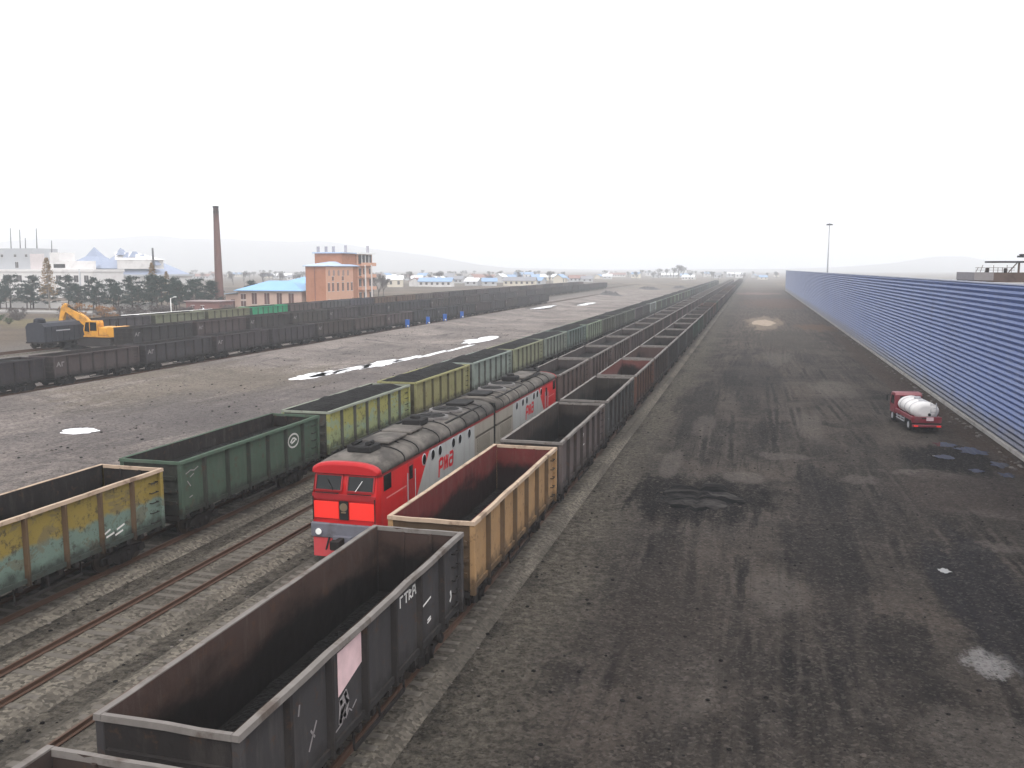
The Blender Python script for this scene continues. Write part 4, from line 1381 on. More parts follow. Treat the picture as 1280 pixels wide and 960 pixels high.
# ------------------------------------------------------------------ tanker truck
M['truck_red'] = simple('truck_red', (0.17, 0.018, 0.03), 0.4, 0.15, 2, .45, dirt=(.09, .05, .05))
def truck():
    t = thing('tanker_truck', 'small red water tanker truck with white tank parked beside the blue fence', 'truck', (12.85, 71.4, 0), R(7))
    t.scale = (.91, .91, .91)
    red = M['truck_red']
    m = MB()
    pr = [(5.0, .75), (6.6, .75), (6.68, 1.4), (6.45, 2.45), (6.2, 2.58), (5.15, 2.6), (5.0, 2.4)]
    r = []
    for x, ins in ((-1.12, .1), (-1.06, 0), (1.06, 0), (1.12, .1)):
        cy = 5.8; cz = 1.65
        r.append([(x, cy + (p[0] - cy) * (1 - ins * .6), cz + (p[1] - cz) * (1 - ins * .6)) for p in pr])
    m.loft(r, 0)
    cab = m.build('cab', red, t)
    m = MB()
    m.loft([[(-.98, 6.665, 1.5), (.98, 6.665, 1.5), (.95, 6.47, 2.36), (-.95, 6.47, 2.36)], [(-.98, 6.69, 1.5), (.98, 6.69, 1.5), (.95, 6.495, 2.36), (-.95, 6.495, 2.36)]], 0)
    m.build('windscreen', M['glass'], cab)
    for s in (-1, 1):
        m = MB()
        m.prism([(5.35, 1.55), (6.35, 1.55), (6.2, 2.3), (5.35, 2.3)], 'x', *sorted((s * 1.1, s * 1.13)))
        m.build('side_window', M['glass'], cab)
        m = MB()
        m.bar((s * 1.12, 6.3, 2.2), (s * 1.42, 6.42, 2.25), .04)
        m.box(*sorted((s * 1.34, s * 1.5)), 6.36, 6.46, 1.7, 2.2, bev=.02)
        m.build('mirror', M['rubber'], cab)
    m = MB()
    m.box(-.7, .7, 4.95, 4.985, 1.75, 2.3)
    m.build('rear_window', M['glass'], cab)
    m = MB()
    m.box(-.42, .42, -.1, 5.0, .72, .98)
    m.box(-1.1, 1.1, -.2, -.05, .55, .8)
    m.build('chassis', M['gear'], t)
    # tank: elliptical barrel with dished ends, on a red cradle
    m = MB()
    rings = []
    for y, k in ((.0, .55), (.08, .86), (.3, 1.0), (2.2, 1.0), (4.3, 1.0), (4.52, .86), (4.6, .55)):
        rings.append([(1.08 * k * cos(2 * pi * i / 28), y, 1.75 + .72 * k * sin(2 * pi * i / 28)) for i in range(28)])
    m.loft(rings, 0, True)
    tank = m.build('tank', simple('tank_white', (.62, .6, .59), .6, .1, 1.2, .3, dirt=(.42, .38, .36)), t)
    m = MB()
    m.tube((0, 2.6, 2.4), (0, 2.6, 2.62), .28, .26, 16)
    m.box(-.25, .25, .9, 1.7, 2.42, 2.5, bev=.02)
    m.build('tank_hatch', M['galv'], tank)
    m = MB()
    for y in (1.0, 2.3, 3.6):
        rr = [[(1.09 * kk * cos(2 * pi * i / 28), yy, 1.75 + .73 * kk * sin(2 * pi * i / 28)) for i in range(28)] for yy, kk in ((y - .05, 1.0), (y - .05, 1.012), (y + .05, 1.012), (y + .05, 1.0))]
        m.loft(rr, 0, False, False)
    m.build('tank_strap', M['galv'], tank)
    m = MB()
    for s in (-1, 1):
        m.bar((s * .22 + .55, -.12, .9), (s * .22 + .55, .1, 2.45), .05)
    for k in range(5):
        m.bar((.33, -.1 + k * .045, 1.1 + k * .3), (.77, -.1 + k * .045, 1.1 + k * .3), .04)
    m.build('ladder', M['galv'], t)
    m = MB()
    for y in (.5, 2.3, 4.1):
        m.box(-1.02, 1.02, y - .08, y + .08, .98, 1.35)
    m.box(-1.16, -.98, -.05, 4.8, .95, 1.28, bev=.02)
    m.box(.98, 1.16, -.05, 4.8, .95, 1.28, bev=.02)
    m.box(-1.16, 1.16, -.22, -.05, .82, 1.32, bev=.02)
    m.build('tank_cradle', red, t)
    m = MB()
    m.box(-1.16, 1.16, -.42, -.24, .48, .68, bev=.03)
    bp = m.build('rear_bumper', red, t)
    for s in (-1, 1):
        m = MB()
        m.box(*sorted((s * .72, s * 1.05)), -.45, -.42, .52, .64)
        m.build('tail_light', M['bright_red'], bp)
    m = MB()
    m.box(-.05, .5, -.27, -.225, 1.0, 1.3)
    m.build('pale_plate', simple_once('plate_pale', (.6, .45, .48)), t)
    m = MB()
    m.tube((.15, -.2, 1.55), (.15, -.34, 1.5), .1, .12, 10)
    m.tube((-.4, -.2, 1.2), (.4, -.2, 1.2), .06, n=8)
    m.build('spray_nozzle', M['soot'], t)
    for s in (-1, 1):
        m = MB()
        m.box(*sorted((s * 1.06, s * 1.1)), 2.3, 4.6, .5, .6)
        m.box(*sorted((s * 1.06, s * 1.1)), 2.3, 4.6, .72, .82)
        for y in (2.4, 3.4, 4.5):
            m.box(*sorted((s * 1.0, s * 1.06)), y - .04, y + .04, .5, 1.0)
        m.build('side_guard', M['galv'], t)
        for y, w in ((.95, .26), (5.75, .16)):
            m = MB()
            xo = s * 1.1
            m.tube((xo, y, .48), (xo - s * w * 1.6, y, .48), .48, .48, 22)
            wh = m.build('wheel', M['rubber'], t)
            m = MB()
            m.tube((xo, y, .48), (xo + s * .02, y, .48), .27, .24, 16)
            m.build('wheel_hub', M['galv'], wh)
            m = MB()
            arc = []
            for q in range(9):
                a = pi * q / 8
                arc.append((y + .6 * cos(a), .5 + .58 * sin(a)))
            pts = arc + [(y + .64 * cos(pi * q / 8), .5 + .62 * sin(pi * q / 8)) for q in range(8, -1, -1)]
            m.prism(pts, 'x', *sorted((xo, xo - s * .4)))
            m.build('mudguard', M['rubber'], t)
    return t
truck()

# ------------------------------------------------------------------ excavator
M['orange'] = simple('excavator_orange', (0.62, 0.29, 0.03), 0.5, 0.2, 1.5, .4, dirt=(.2, .1, .04))
M['track_steel'] = simple('crawler_steel', (0.035, 0.03, 0.03), 0.8, 0.4, 3)
def excavator():
    gz = 1.1
    t = thing('excavator', 'orange crawler excavator with raised bent arm between the rows of wagons', 'excavator', (-86.4, 103.0, gz + .6), R(180 - 2))
    t.scale = (1.28, 1.28, 1.2)
    # local +x points along the arm
    for s in (-1, 1):
        m = MB()
        prof = []
        for q in range(9):
            a = pi / 2 + pi * q / 8
            prof.append((-1.7 + .45 * cos(a), .45 + .45 * sin(a)))
        for q in range(9):
            a = -pi / 2 + pi * q / 8
            prof.append((1.7 + .45 * cos(a), .45 + .45 * sin(a)))
        m.prism(prof, 'y', s * 1.2 - .3, s * 1.2 + .3)
        for k in range(14):
            x = -1.7 + k * 3.4 / 13
            m.box(x - .06, x + .06, s * 1.2 - .32, s * 1.2 + .32, .88, .95)
        m.build('crawler_track', M['track_steel'], t)
    m = MB()
    m.box(-.9, .9, -.9, .9, .45, .8)
    m.tube((0, 0, .8), (0, 0, 1.0), .8, n=20)
    m.build('undercarriage', M['gear'], t)
    m = MB()
    m.box(-2.0, 1.5, -1.3, 1.3, 1.0, 1.2, bev=.04)
    m.box(-1.6, .3, -1.3, .2, 1.2, 2.15, bev=.1)
    m.box(-1.6, -.5, .2, 1.3, 1.2, 2.15, bev=.1)
    m.build('engine_house', M['orange'], t)
    m = MB()
    m.prism([(-2.05, 1.05), (-2.6, 1.15), (-2.75, 1.5), (-2.7, 2.0), (-2.3, 2.2), (-1.65, 2.2), (-1.65, 1.05)], 'y', -1.3, 1.3)
    m.build('counterweight', M['orange'], t)
    m = MB()
    m.prism([(-.45, 1.2), (1.3, 1.2), (1.45, 1.9), (1.15, 2.85), (-.35, 2.9), (-.45, 2.6)], 'y', .4, 1.3)
    cab = m.build('cab', M['orange'], t)
    for (y0, y1) in ((.385, .397), (1.303, 1.315)):
        m = MB()
        m.prism([(-.3, 1.75), (.55, 1.75), (.55, 2.72), (-.3, 2.72)], 'y', y0, y1)
        m.prism([(.65, 1.6), (1.3, 1.7), (1.1, 2.7), (.65, 2.72)], 'y', y0, y1)
        m.build('cab_window', M['glass'], cab)
    def beam(name, pts, w, mat):
        """box-section arm along a polyline of (x, z, depth)"""
        m = MB()
        top, bot = [], []
        for i, (x, z, d) in enumerate(pts):
            a = pts[max(0, i - 1)]
            b = pts[min(len(pts) - 1, i + 1)]
            v = Vector((b[0] - a[0], b[1] - a[1])).normalized()
            n = Vector((-v.y, v.x))
            top.append((x + n.x * d / 2, z + n.y * d / 2))
            bot.append((x - n.x * d * .75, z - n.y * d * .75))
        rings = []
        for (a, b) in zip(top, bot):
            rings.append([(a[0], -w / 2 - .3, a[1]), (a[0], w / 2 - .3, a[1]), (b[0], w / 2 - .3, b[1]), (b[0], -w / 2 - .3, b[1])])
        m.loft(rings, 0)
        return m.build(name, mat, t)
    beam('boom', [(1.0, 1.4, .4), (1.9, 2.3, .62), (2.8, 3.0, .76), (3.8, 3.55, .62), (5.2, 4.25, .38)], .42, M['orange'])
    st = beam('stick', [(4.95, 4.65, .3), (5.3, 4.2, .6), (5.6, 3.4, .46), (6.05, 1.9, .3)], .34, M['orange'])
    m = MB()
    m.tube((1.25, -.3, 1.75), (2.8, -.3, 2.6), .1, n=8)
    m.tube((3.0, -.3, 3.4), (5.0, -.3, 4.6), .1, n=8)
    m.tube((5.3, -.3, 3.8), (5.8, -.3, 2.5), .08, n=8)
    m.build('hydraulic_ram', M['soot'], t)
    m = MB()
    m.prism([(5.8, 1.95), (6.3, 1.85), (6.4, 1.3), (6.15, .75), (5.55, .6), (5.2, .85), (5.6, 1.0), (5.85, 1.35)], 'y', -.85, .25)
    for k in range(5):
        y = -.8 + k * .23
        m.bar((5.3, y, .8), (5.0, y, .92), .1, .07)
    m.build('bucket', M['gear'], t)
    m = MB()
    m.tube((-1.2, -.6, 2.1), (-1.2, -.6, 2.75), .07, n=8)
    m.build('exhaust_pipe', M['soot'], t)
    return t
excavator()

# dark tall goods wagon standing left of the excavator
def boxcar():
    t = thing('goods_wagon', 'tall dark goods wagon with a rounded end dome left of the excavator', 'rail wagon', (-91.6, 100.3, 1.25), 0.0)
    m = MB()
    m.loft([[(-1.45, y, 1.3), (-1.5, y, 3.3), (-1.1, y, 3.75), (0, y, 3.9), (1.1, y, 3.75), (1.5, y, 3.3), (1.45, y, 1.3)] for y in (-3.9, 3.9)], 0)
    for k in range(8):
        y = -3.6 + k * 1.02
        for s in (-1, 1):
            m.box(*sorted((s * 1.46, s * 1.56)), y - .06, y + .06, 1.3, 3.3)
    m.build('body', simple_once('wagon_blueblack', (.035, .036, .045)), t)
    m = MB()
    m.tube((0, -3.0, 3.6), (0, -3.0, 4.25), .8, .7, 16)
    m.tube((0, -3.0, 4.25), (0, -3.0, 4.45), .7, .35, 16)
    m.build('roof_dome', simple_once('wagon_blueblack', (.035, .036, .045)), t)
    m = MB()
    m.box(-.3, .3, -4.1, 4.1, .95, 1.3)
    m.box(-1.5, 1.5, -4.0, 4.0, 1.1, 1.3)
    m.build('underframe', M['gear'], t)
    for e in (-2.5, 2.5):
        b = link('bogie', BOG, t, (0, e, 0))
        for d in (-.925, .925):
            link('wheelset', WHL, b, (0, d, .86))
    m = MB()
    m.box(1.58, 1.6, -1.9, .6, 2.65, 2.8)
    m.build('pale_stripe', M['galv'], t)
boxcar()

# heap of coal on the ground by the excavator bucket
o = spill('coal_heap', -90.5, 101.5, 3.2, 3.0, 0.9, M['coal'], 17)
tag(o, 'low black coal heap on the ground below the excavator bucket')

# ------------------------------------------------------------------ blue trackside cabinets
M['cab_blue'] = simple('cabinet_blue', (0.03, 0.12, 0.42), 0.5, 0.15, 2)
def cabinet(x, y, rz, label):
    t = thing('equipment_cabinet', label, 'cabinet', (x, y, ground_h(x, y)), rz, 'blue cabinets along the nearest dark wagon row')
    t.scale = (.72, .72, .72)
    m = MB()
    m.box(-.5, .5, -.35, .35, .55, 2.0, bev=.05)
    m.box(-.58, .58, -.43, .43, 2.0, 2.1, bev=.03)
    b = m.build('body', M['cab_blue'], t)
    m = MB()
    m.box(-.42, .42, -.375, -.352, .7, 1.9)
    m.build('door', M['cab_blue'], b)
    for s in (-1, 1):
        m = MB()
        m.bar((s * .4, 0, 0), (s * .4, 0, .56), .12, .4)
        m.build('leg', M['cab_blue'], t)
    m = MB()
    m.box(.2, .62, -.4, -.36, .25, .62)
    m.build('white_plate', M['white'], t)
for i, (x, y, a, lb) in enumerate([(-65.6, 163, -.2, 'blue metal cabinet on legs, the one nearest the camera in a row of four'), (-65.8, 175, .25, 'blue metal cabinet on legs, second of the four going away'),
                                   (-65.4, 184.5, -.1, 'blue metal cabinet on legs, third of the four going away'), (-65.6, 197, .1, 'blue metal cabinet on legs, last of the four going away')]):
    cabinet(x, y, a, lb)

# ------------------------------------------------------------------ light masts and the gantry beyond the fence
def mast(x, y, h, label, head=1.5):
    t = thing('light_mast', label, 'light mast', (x, y, 0), 0, 'light masts beyond the blue fence')
    m = MB()
    m.tube((0, 0, 0), (0, 0, h), .32, .13, 12)
    m.build('pole', M['galv'], t)
    m = MB()
    m.tube((0, 0, h - .5), (0, 0, h - .3), head * .55, head * .55, 16)
    m.bar((-head * .6, 0, h - .4), (head * .6, 0, h - .4), .12)
    m.bar((0, -head * .6, h - .4), (0, head * .6, h - .4), .12)
    rg = m.build('lamp_ring', M['steel_dark'], t)
    for k in range(6):
        a = k * pi / 3
        m = MB()
        cx, cy = cos(a) * head * .58, sin(a) * head * .58
        m.box(cx - .22, cx + .22, cy - .22, cy + .22, h - .75, h - .5, bev=.03)
        m.build('floodlight', M['steel_dark'], rg)
mast(23.9, 318, 27.3, 'tall thin light mast standing alone behind the far blue fence')
mast(34.3, 130, 14.4, 'light mast whose dark lamp head shows at the right picture edge', 1.6)

def gantry():
    t = thing('loading_gantry', 'brown steel loading gantry showing above the blue fence at the right', 'gantry', (23.9, 110, 0), 0)
    gl, gw = 26.0, 9.0
    m = MB()
    m.box(0, gl, 0, gw, 10.7, 10.95)
    m.box(0, gl, 0, .14, 10.95, 11.75)
    m.box(0, gl, gw - .14, gw, 10.95, 11.75)
    m.build('deck_girder', M['rust_brown'], t)
    m = MB()
    m.box(-.06, 1.9, -.08, -.005, 10.9, 11.8)
    m.box(-.08, -.005, 0, gw, 10.9, 11.8)
    m.build('end_panel', simple_once('panel_grey', (.22, .2, .2)), t)
    m = MB()
    for k in range(9):
        x = .05 + k * .45
        m.bar((x, 0, 11.75), (x + (.25 if k < 3 else 0), 0, 12.35 + (.25 if k % 3 == 1 else 0)), .05)
    m.bar((0, 0, 12.3), (4, 0, 12.3), .05)
    m.bar((0, 0, 12.05), (4, 0, 12.05), .04)
    m.build('railing', M['rust_brown'], t)
    m = MB()
    m.box(1.1, 1.45, .1, .4, 11.75, 12.3, bev=.06)
    m.box(2.95, 3.3, .1, .4, 11.75, 12.25, bev=.06)
    m.build('winch_box', M['soot'], t)
    m = MB()
    m.box(1.6, gl, -.1, 3.0, 12.85, 13.05)
    m.build('canopy', M['steel_dark'], t)
    for x in (4.4, 9.4, 14.4):
        m = MB()
        m.bar((x, .1, 11.0), (x, .1, 12.9), .18)
        m.bar((x - 1.0, .1, 11.8), (x - .2, .1, 12.85), .1)
        m.build('canopy_post', M['rust_brown'], t)
    for x in (1.5, 12, 24):
        for y in (.6, gw - .6):
            m = MB()
            m.box(x - .25, x + .25, y - .25, y + .25, 0, 10.7)
            m.build('support_leg', M['rust_brown'], t)
gantry()

# ------------------------------------------------------------------ buildings on the left
M['brick_orange'] = simple('orange_brick', (0.36, 0.165, 0.1), 0.9, 0.18, 1.2, dirt=(.3, .13, .07))
M['brick_light'] = simple('peach_render', (0.58, 0.33, 0.23), 0.9, 0.12, .8)
M['brick_pink'] = simple('pink_render', (0.5, 0.36, 0.3), 0.9, 0.15, .8)
M['brick_red'] = simple('dull_red_brick', (0.2, 0.1, 0.09), 0.9, 0.2, 1.2)
M['blue_roof'] = simple('blue_sheet_roof', (0.22, 0.4, 0.63), 0.45, 0.12, .6)
M['blue_roof_pale'] = simple('pale_blue_roof', (0.42, 0.52, 0.68), 0.5, 0.12, .6)
M['white_wall'] = simple('white_render', (0.66, 0.64, 0.63), 0.9, 0.08, .4, dirt=(.5, .48, .47))
M['grey_wall'] = simple('pale_grey_wall', (0.4, 0.41, 0.43), 0.9, 0.1, .4)
M['grey_roof'] = simple('slate_grey_roof', (0.27, 0.31, 0.41), 0.6, 0.15, .4)
M['win_brown'] = simple('brown_window', (0.1, 0.045, 0.04), 0.5, .2, 2)
M['win_dark'] = simple('dark_window', (0.045, 0.04, 0.042), 0.3, .2, 2)
M['frame_white'] = simple('window_frame_white', (0.6, 0.58, 0.57), 0.6, .1, 2)

def window(t, x, y, z, w, h, face, mat, frame=None):
    """a window set in a wall: face '-y' or '+x'; pane 4 cm deep with a proud frame and sill"""
    m = MB()
    fr = MB()
    if face == '-y':
        m.box(x - w / 2, x + w / 2, y - .03, y + .05, z, z + h)
        for a, b, c, d in ((x - w / 2 - .08, x + w / 2 + .08, z + h, z + h + .1), (x - w / 2 - .12, x + w / 2 + .12, z - .1, z)):
            fr.box(a, b, y - .09, y + .05, c, d)
        fr.box(x - .03, x + .03, y - .05, y - .03, z, z + h)
    else:
        m.box(x - .05, x + .03, y - w / 2, y + w / 2, z, z + h)
        for a, b, c, d in ((y - w / 2 - .08, y + w / 2 + .08, z + h, z + h + .1), (y - w / 2 - .12, y + w / 2 + .12, z - .1, z)):
            fr.box(x - .05, x + .09, a, b, c, d)
        fr.box(x + .03, x + .05, y - .03, y + .03, z, z + h)
    o = m.build('window', mat, t)
    fr.build('window_frame', frame or M['frame_white'], o)
    return o

def hip_roof(m, x0, x1, y0, y1, z0, z1, ov=.5, inset=None, mi=0):
    x0, x1, y0, y1 = x0 - ov, x1 + ov, y0 - ov, y1 + ov
    i = inset if inset is not None else (y1 - y0) / 2
    ym = (y0 + y1) / 2
    vs = [(x0, y0, z0), (x1, y0, z0), (x1, y1, z0), (x0, y1, z0), (x0 + i, ym, z1), (x1 - i, ym, z1),
          (x0, y0, z0 - .18), (x1, y0, z0 - .18), (x1, y1, z0 - .18), (x0, y1, z0 - .18)]
    m.mesh(vs, [(0, 1, 5, 4), (1, 2, 5), (2, 3, 4, 5), (3, 0, 4), (0, 6, 7, 1), (1, 7, 8, 2), (2, 8, 9, 3), (3, 9, 6, 0), (6, 9, 8, 7)], mi)

GZ = 1.45
def pink_house():
    t = thing('pink_house', 'low pink house with bright blue hipped roof beside the tall chimney', 'house', (0, 0, 0))
    m = MB()
    m.box(-134.1, -115.2, 212, 224, GZ - .5, 6.3)
    w = m.build('wall', M['brick_pink'], t)
    m = MB()
    hip_roof(m, -134.1, -115.2, 212, 224, 6.42, 8.9, .8)
    m.build('roof', M['blue_roof'], t)
    for x in (-132.5, -129.2, -125.4, -121.7, -118.2):
        for z in ((2.1, 4.0) if x < -131 else (3.3,)):
            h = 1.4 if x < -131 else 2.5
            window(t, x, 212, z if x < -131 else 2.7, 1.5, h if x < -131 else 3.0, '-y', M['win_brown'])
    m = MB()
    m.box(-138.3, -134.1, 212.6, 220, GZ - .5, 5.2)
    m.build('annexe_wall', M['brick_pink'], t)
    m = MB()
    m.loft([[(-138.8, 211.9, 5.25), (-134.0, 211.9, 5.75), (-134.0, 220.4, 5.75), (-138.8, 220.4, 5.25)], [(-138.8, 211.9, 5.4), (-134.0, 211.9, 5.9), (-134.0, 220.4, 5.9), (-138.8, 220.4, 5.4)]], 0)
    m.build('annexe_roof', M['blue_roof_pale'], t)
    m = MB()
    m.box(-136.7, -135.5, 212.54, 212.64, GZ - .3, 3.9)
    m.build('door', M['win_brown'], t)
    t2 = thing('blue_roofed_hall', 'hall with a second blue hipped roof just behind the pink house', 'house', (0, 0, 0))
    m = MB()
    m.box(-136, -117.0, 238, 252, GZ - .5, 7.6)
    m.build('wall', M['brick_pink'], t2)
    m = MB()
    hip_roof(m, -136, -117.0, 238, 252, 7.75, 10.4, .8)
    m.build('roof', M['blue_roof'], t2)
    t3 = thing('brick_shed', 'long low dull red brick shed at the foot of the chimney', 'shed', (0, 0, 0))
    m = MB()
    m.box(-133.4, -124.2, 188, 194, GZ - .5, 4.2)
    m.build('wall', M['brick_red'], t3)
    m = MB()
    m.box(-133.8, -123.9, 187.6, 194.4, 4.2, 4.42)
    m.build('roof', simple_once('shed_roof', (.28, .22, .22)), t3)
    for x in (-131.5, -128.8):
        window(t3, x, 188, 2.4, .9, .9, '-y', M['win_brown'])
pink_house()

def chimney():
    t = thing('brick_chimney', 'tall slim dark red brick chimney with a blackened top', 'chimney', (-134.2, 203.5, GZ - .3))
    m = MB()
    H = 26.6
    for k in range(8):
        a, b = k / 8, (k + 1) / 8
        m.tube((0, 0, a * H), (0, 0, b * H), 1.18 - .52 * a, 1.18 - .52 * b, 20, 0, False)
    n = NT('chimney_brick', .9, .2)
    z = n.sep(n.coord())[2]
    c = n.mix(n.noise(n.scale(n.coord(), (1, 1, .3)), 1.2, 5, .6), (0.1, 0.058, 0.055), (0.2, 0.115, 0.1))
    c = n.mix(n.math('MULTIPLY', n.step(z, 23, 26), .8), c, (.045, .035, .035))
    n.color(c)
    sh = m.build('shaft', n.m, t)
    m = MB()
    m.tube((0, 0, H - .02), (0, 0, H + .35), .74, .74, 20)
    m.tube((0, 0, H - 1.2), (0, 0, H - 1.0), .76, .76, 20)
    m.build('cap_ring', M['soot'], t)
    m = MB()
    for k in range(44):
        z = 1 + k * .58
        m.bar((-.2, -(1.18 - .52 * z / H) - .12, z), (.2, -(1.18 - .52 * z / H) - .12, z), .05)
    m.build('ladder', M['soot'], t)
chimney()

def orange_building():
    t = thing('orange_brick_building', 'orange brick building of several storeys with a blue roof and glazed corner tower', 'building', (0, 0, 0))
    x0, x1 = -113.8, -108.0
    m = MB()
    m.box(x0, x1, 212, 231.5, GZ - .5, 12.75)
    m.build('main_wall', M['brick_orange'], t)
    m = MB()          # smooth peach side facing the tracks
    m.box(x1, x1 + .06, 212.0, 228.4, GZ - .5, 12.7)
    m.build('side_facing', M['brick_light'], t)
    m = MB()
    hip_roof(m, x0, x1, 212, 231.5, 12.95, 14.1, .55, 2.6)
    m.build('roof', M['blue_roof_pale'], t)
    m = MB()
    m.box(x0 + 2.6, x0 + 2.75, 211.88, 212, GZ - .5, 12.6)
    m.build('drainpipe', M['brick_red'], t)
    # upper rear block
    m = MB()
    m.box(-116.5, -108.4, 222.5, 231.4, 12.8, 16.3)
    m.build('upper_wall', M['brick_orange'], t)
    m = MB()
    m.box(-117.0, -107.9, 222.0, 232.0, 16.3, 16.6)
    m.build('upper_roof', M['blue_roof_pale'], t)
    # corner tower block further along
    m = MB()
    m.box(-115.5, -108.0, 231.6, 241.6, GZ - .5, 16.2)
    m.build('tower_wall', M['brick_light'], t)
    m = MB()
    m.box(-116.3, -107.3, 231.0, 242.3, 16.2, 16.65)
    m.build('tower_roof', M['white'], t)
    m = MB()
    m.box(-107.99, -107.9, 232.2, 241.0, 13.5, 16.0)
    m.box(-115.0, -108.4, 231.45, 231.58, 13.5, 16.0)
    m.build('glazed_storey', M['win_dark'], t)
    m = MB()
    for y in (234.2, 236.5, 239.0):
        m.box(-107.9, -107.78, y - .2, y + .2, 13.4, 16.1)
    m.build('mullion', M['frame_white'], t)
    for z in (12.9, 9.6, 6.1):
        m = MB()
        m.box(-108.0, -106.9, 231.8, 242.0, z, z + .22)
        m.box(-107.0, -106.9, 231.8, 242.0, z + .22, z + .95)
        m.build('balcony', M['brick_light'], t)
    for y in (234.0, 238.2):
        m = MB()
        m.box(-106.88, -106.6, y - .18, y + .18, GZ - .5, 13.2)
        m.build('column', M['white_wall'], t)
    for z in (7.15, 10.2, 3.4):
        for y in (233.1, 236.1, 240.1):
            window(t, -108.0, y, z, 1.6, 2.0, '+x', M['win_dark'])
    for y in (213.6, 216.0, 218.9, 221.9, 225.0, 227.4):
        window(t, x1 + .06, y, 6.2, 1.1, 2.2, '+x', M['win_brown'])
    for y in (216.0, 221.9):
        window(t, x1 + .06, y, 9.0, 1.0, 1.1, '+x', M['win_brown'])
    window(t, x1 + .06, 213.6, 1.8, 1.2, 2.2, '+x', M['win_brown'])
    # arched upper windows
    for y in (213.9, 216.6, 219.4, 222.3, 225.2):
        m = MB()
        pts = [(y - .55, 10.3), (y + .55, 10.3)] + [(y + .55 * cos(pi * k / 8), 11.3 + .5 * sin(pi * k / 8)) for k in range(9)]
        m.prism(pts, 'x', x1 + .02, x1 + .1)
        m.build('arched_window', simple_once('arch_glass', (.3, .22, .2)), t)
    for i, (x, y) in enumerate([(-115.8, 223), (-113.4, 223), (-111.2, 223), (-112.0, 232.2), (-109.0, 240.5)]):
        m = MB()
        m.box(x - .3, x + .3, y, y + .6, 16.6 if i < 3 else 16.65, 18.2 if i < 3 else 18.7)
        m.build('chimney_stack', simple_once('stack_grey', (.33, .32, .36)), t)
    m = MB()
    m.box(-114, -107.0, 208.4, 211.3, GZ - .5, 2.6)
    hip_roof(m, -114, -107.0, 208.4, 211.3, 2.9, 3.5, .3)
    k = thing('garden_shed', 'small pale shed in front of the orange brick building', 'shed', (0, 0, 0))
    m.build('shed_body', simple_once('shed_pale', (.4, .34, .32)), k)
orange_building()

def white_building():
    t = thing('white_building', 'long white two-storey building with a grey set-back top behind the pines', 'building', (0, 0, 0))
    m = MB()
    m.box(-300, -229.4, 270, 286, GZ - .5, 11.0)
    m.build('wall', M['white_wall'], t)
    m = MB()
    m.box(-300, -229.1, 269.7, 286.3, 11.0, 11.9)
    m.build('parapet', M['white_wall'], t)
    m = MB()
    m.box(-300, -258.5, 273, 286, 11.9, 19.6)
    m.build('upper_wall', M['grey_wall'], t)
    m = MB()
    m.box(-258.5, -241.5, 272.2, 286, 11.9, 15.0)
    m.box(-249.5, -245.6, 272.0, 280, 15.0, 18.0)
    m.build('set_back_storey', M['white_wall'], t)
    m = MB()
    m.box(-258.2, -252.8, 271.8, 273, 11.9, 17.6)
    m.build('stair_tower', simple_once('pinkish_white', (.55, .5, .5)), t)
    for x in (-299, -292.8, -286.6, -280.4, -274.2, -268.0, -262.0, -249.0, -244.6, -240.8, -236.8, -232.4):
        window(t, x, 270, 7.3, 1.9 if x > -260 else 2.4, 2.4, '-y', M['win_dark'])
        window(t, x, 270, 3.0, 2.2, 2.3, '-y', M['win_dark'])
    for x in (-296, -290, -284, -278, -272, -266, -261):
        window(t, x, 273, 16.4, 1.0, 1.0, '-y', M['win_dark'])
    window(t, -265.5, 273, 12.4, 1.4, 2.2, '-y', M['win_dark'])
    m = MB()
    m.box(-248.2, -243.2, 272.1, 272.25, 12.4, 13.8)
    m.box(-251, -249.6, 272.1, 272.25, 12.5, 13.6)
    m.build('dark_roof_unit', M['soot'], t)
    m = MB()
    m.tube((-235.0, 269.8, GZ), (-235.0, 269.8, 12), .28, n=8)
    m.build('drainpipe', M['grey_wall'], t)
    for x, h in ((-270.8, 27.2), (-266.6, 26.6), (-264.3, 23.5), (-259.0, 27.0), (-252.5, 22.5)):
        m = MB()
        m.tube((x, 276, 11.9), (x + .6, 276, h), .25, .1, 8)
        m.build('aerial', M['steel_dark'], t)
white_building()

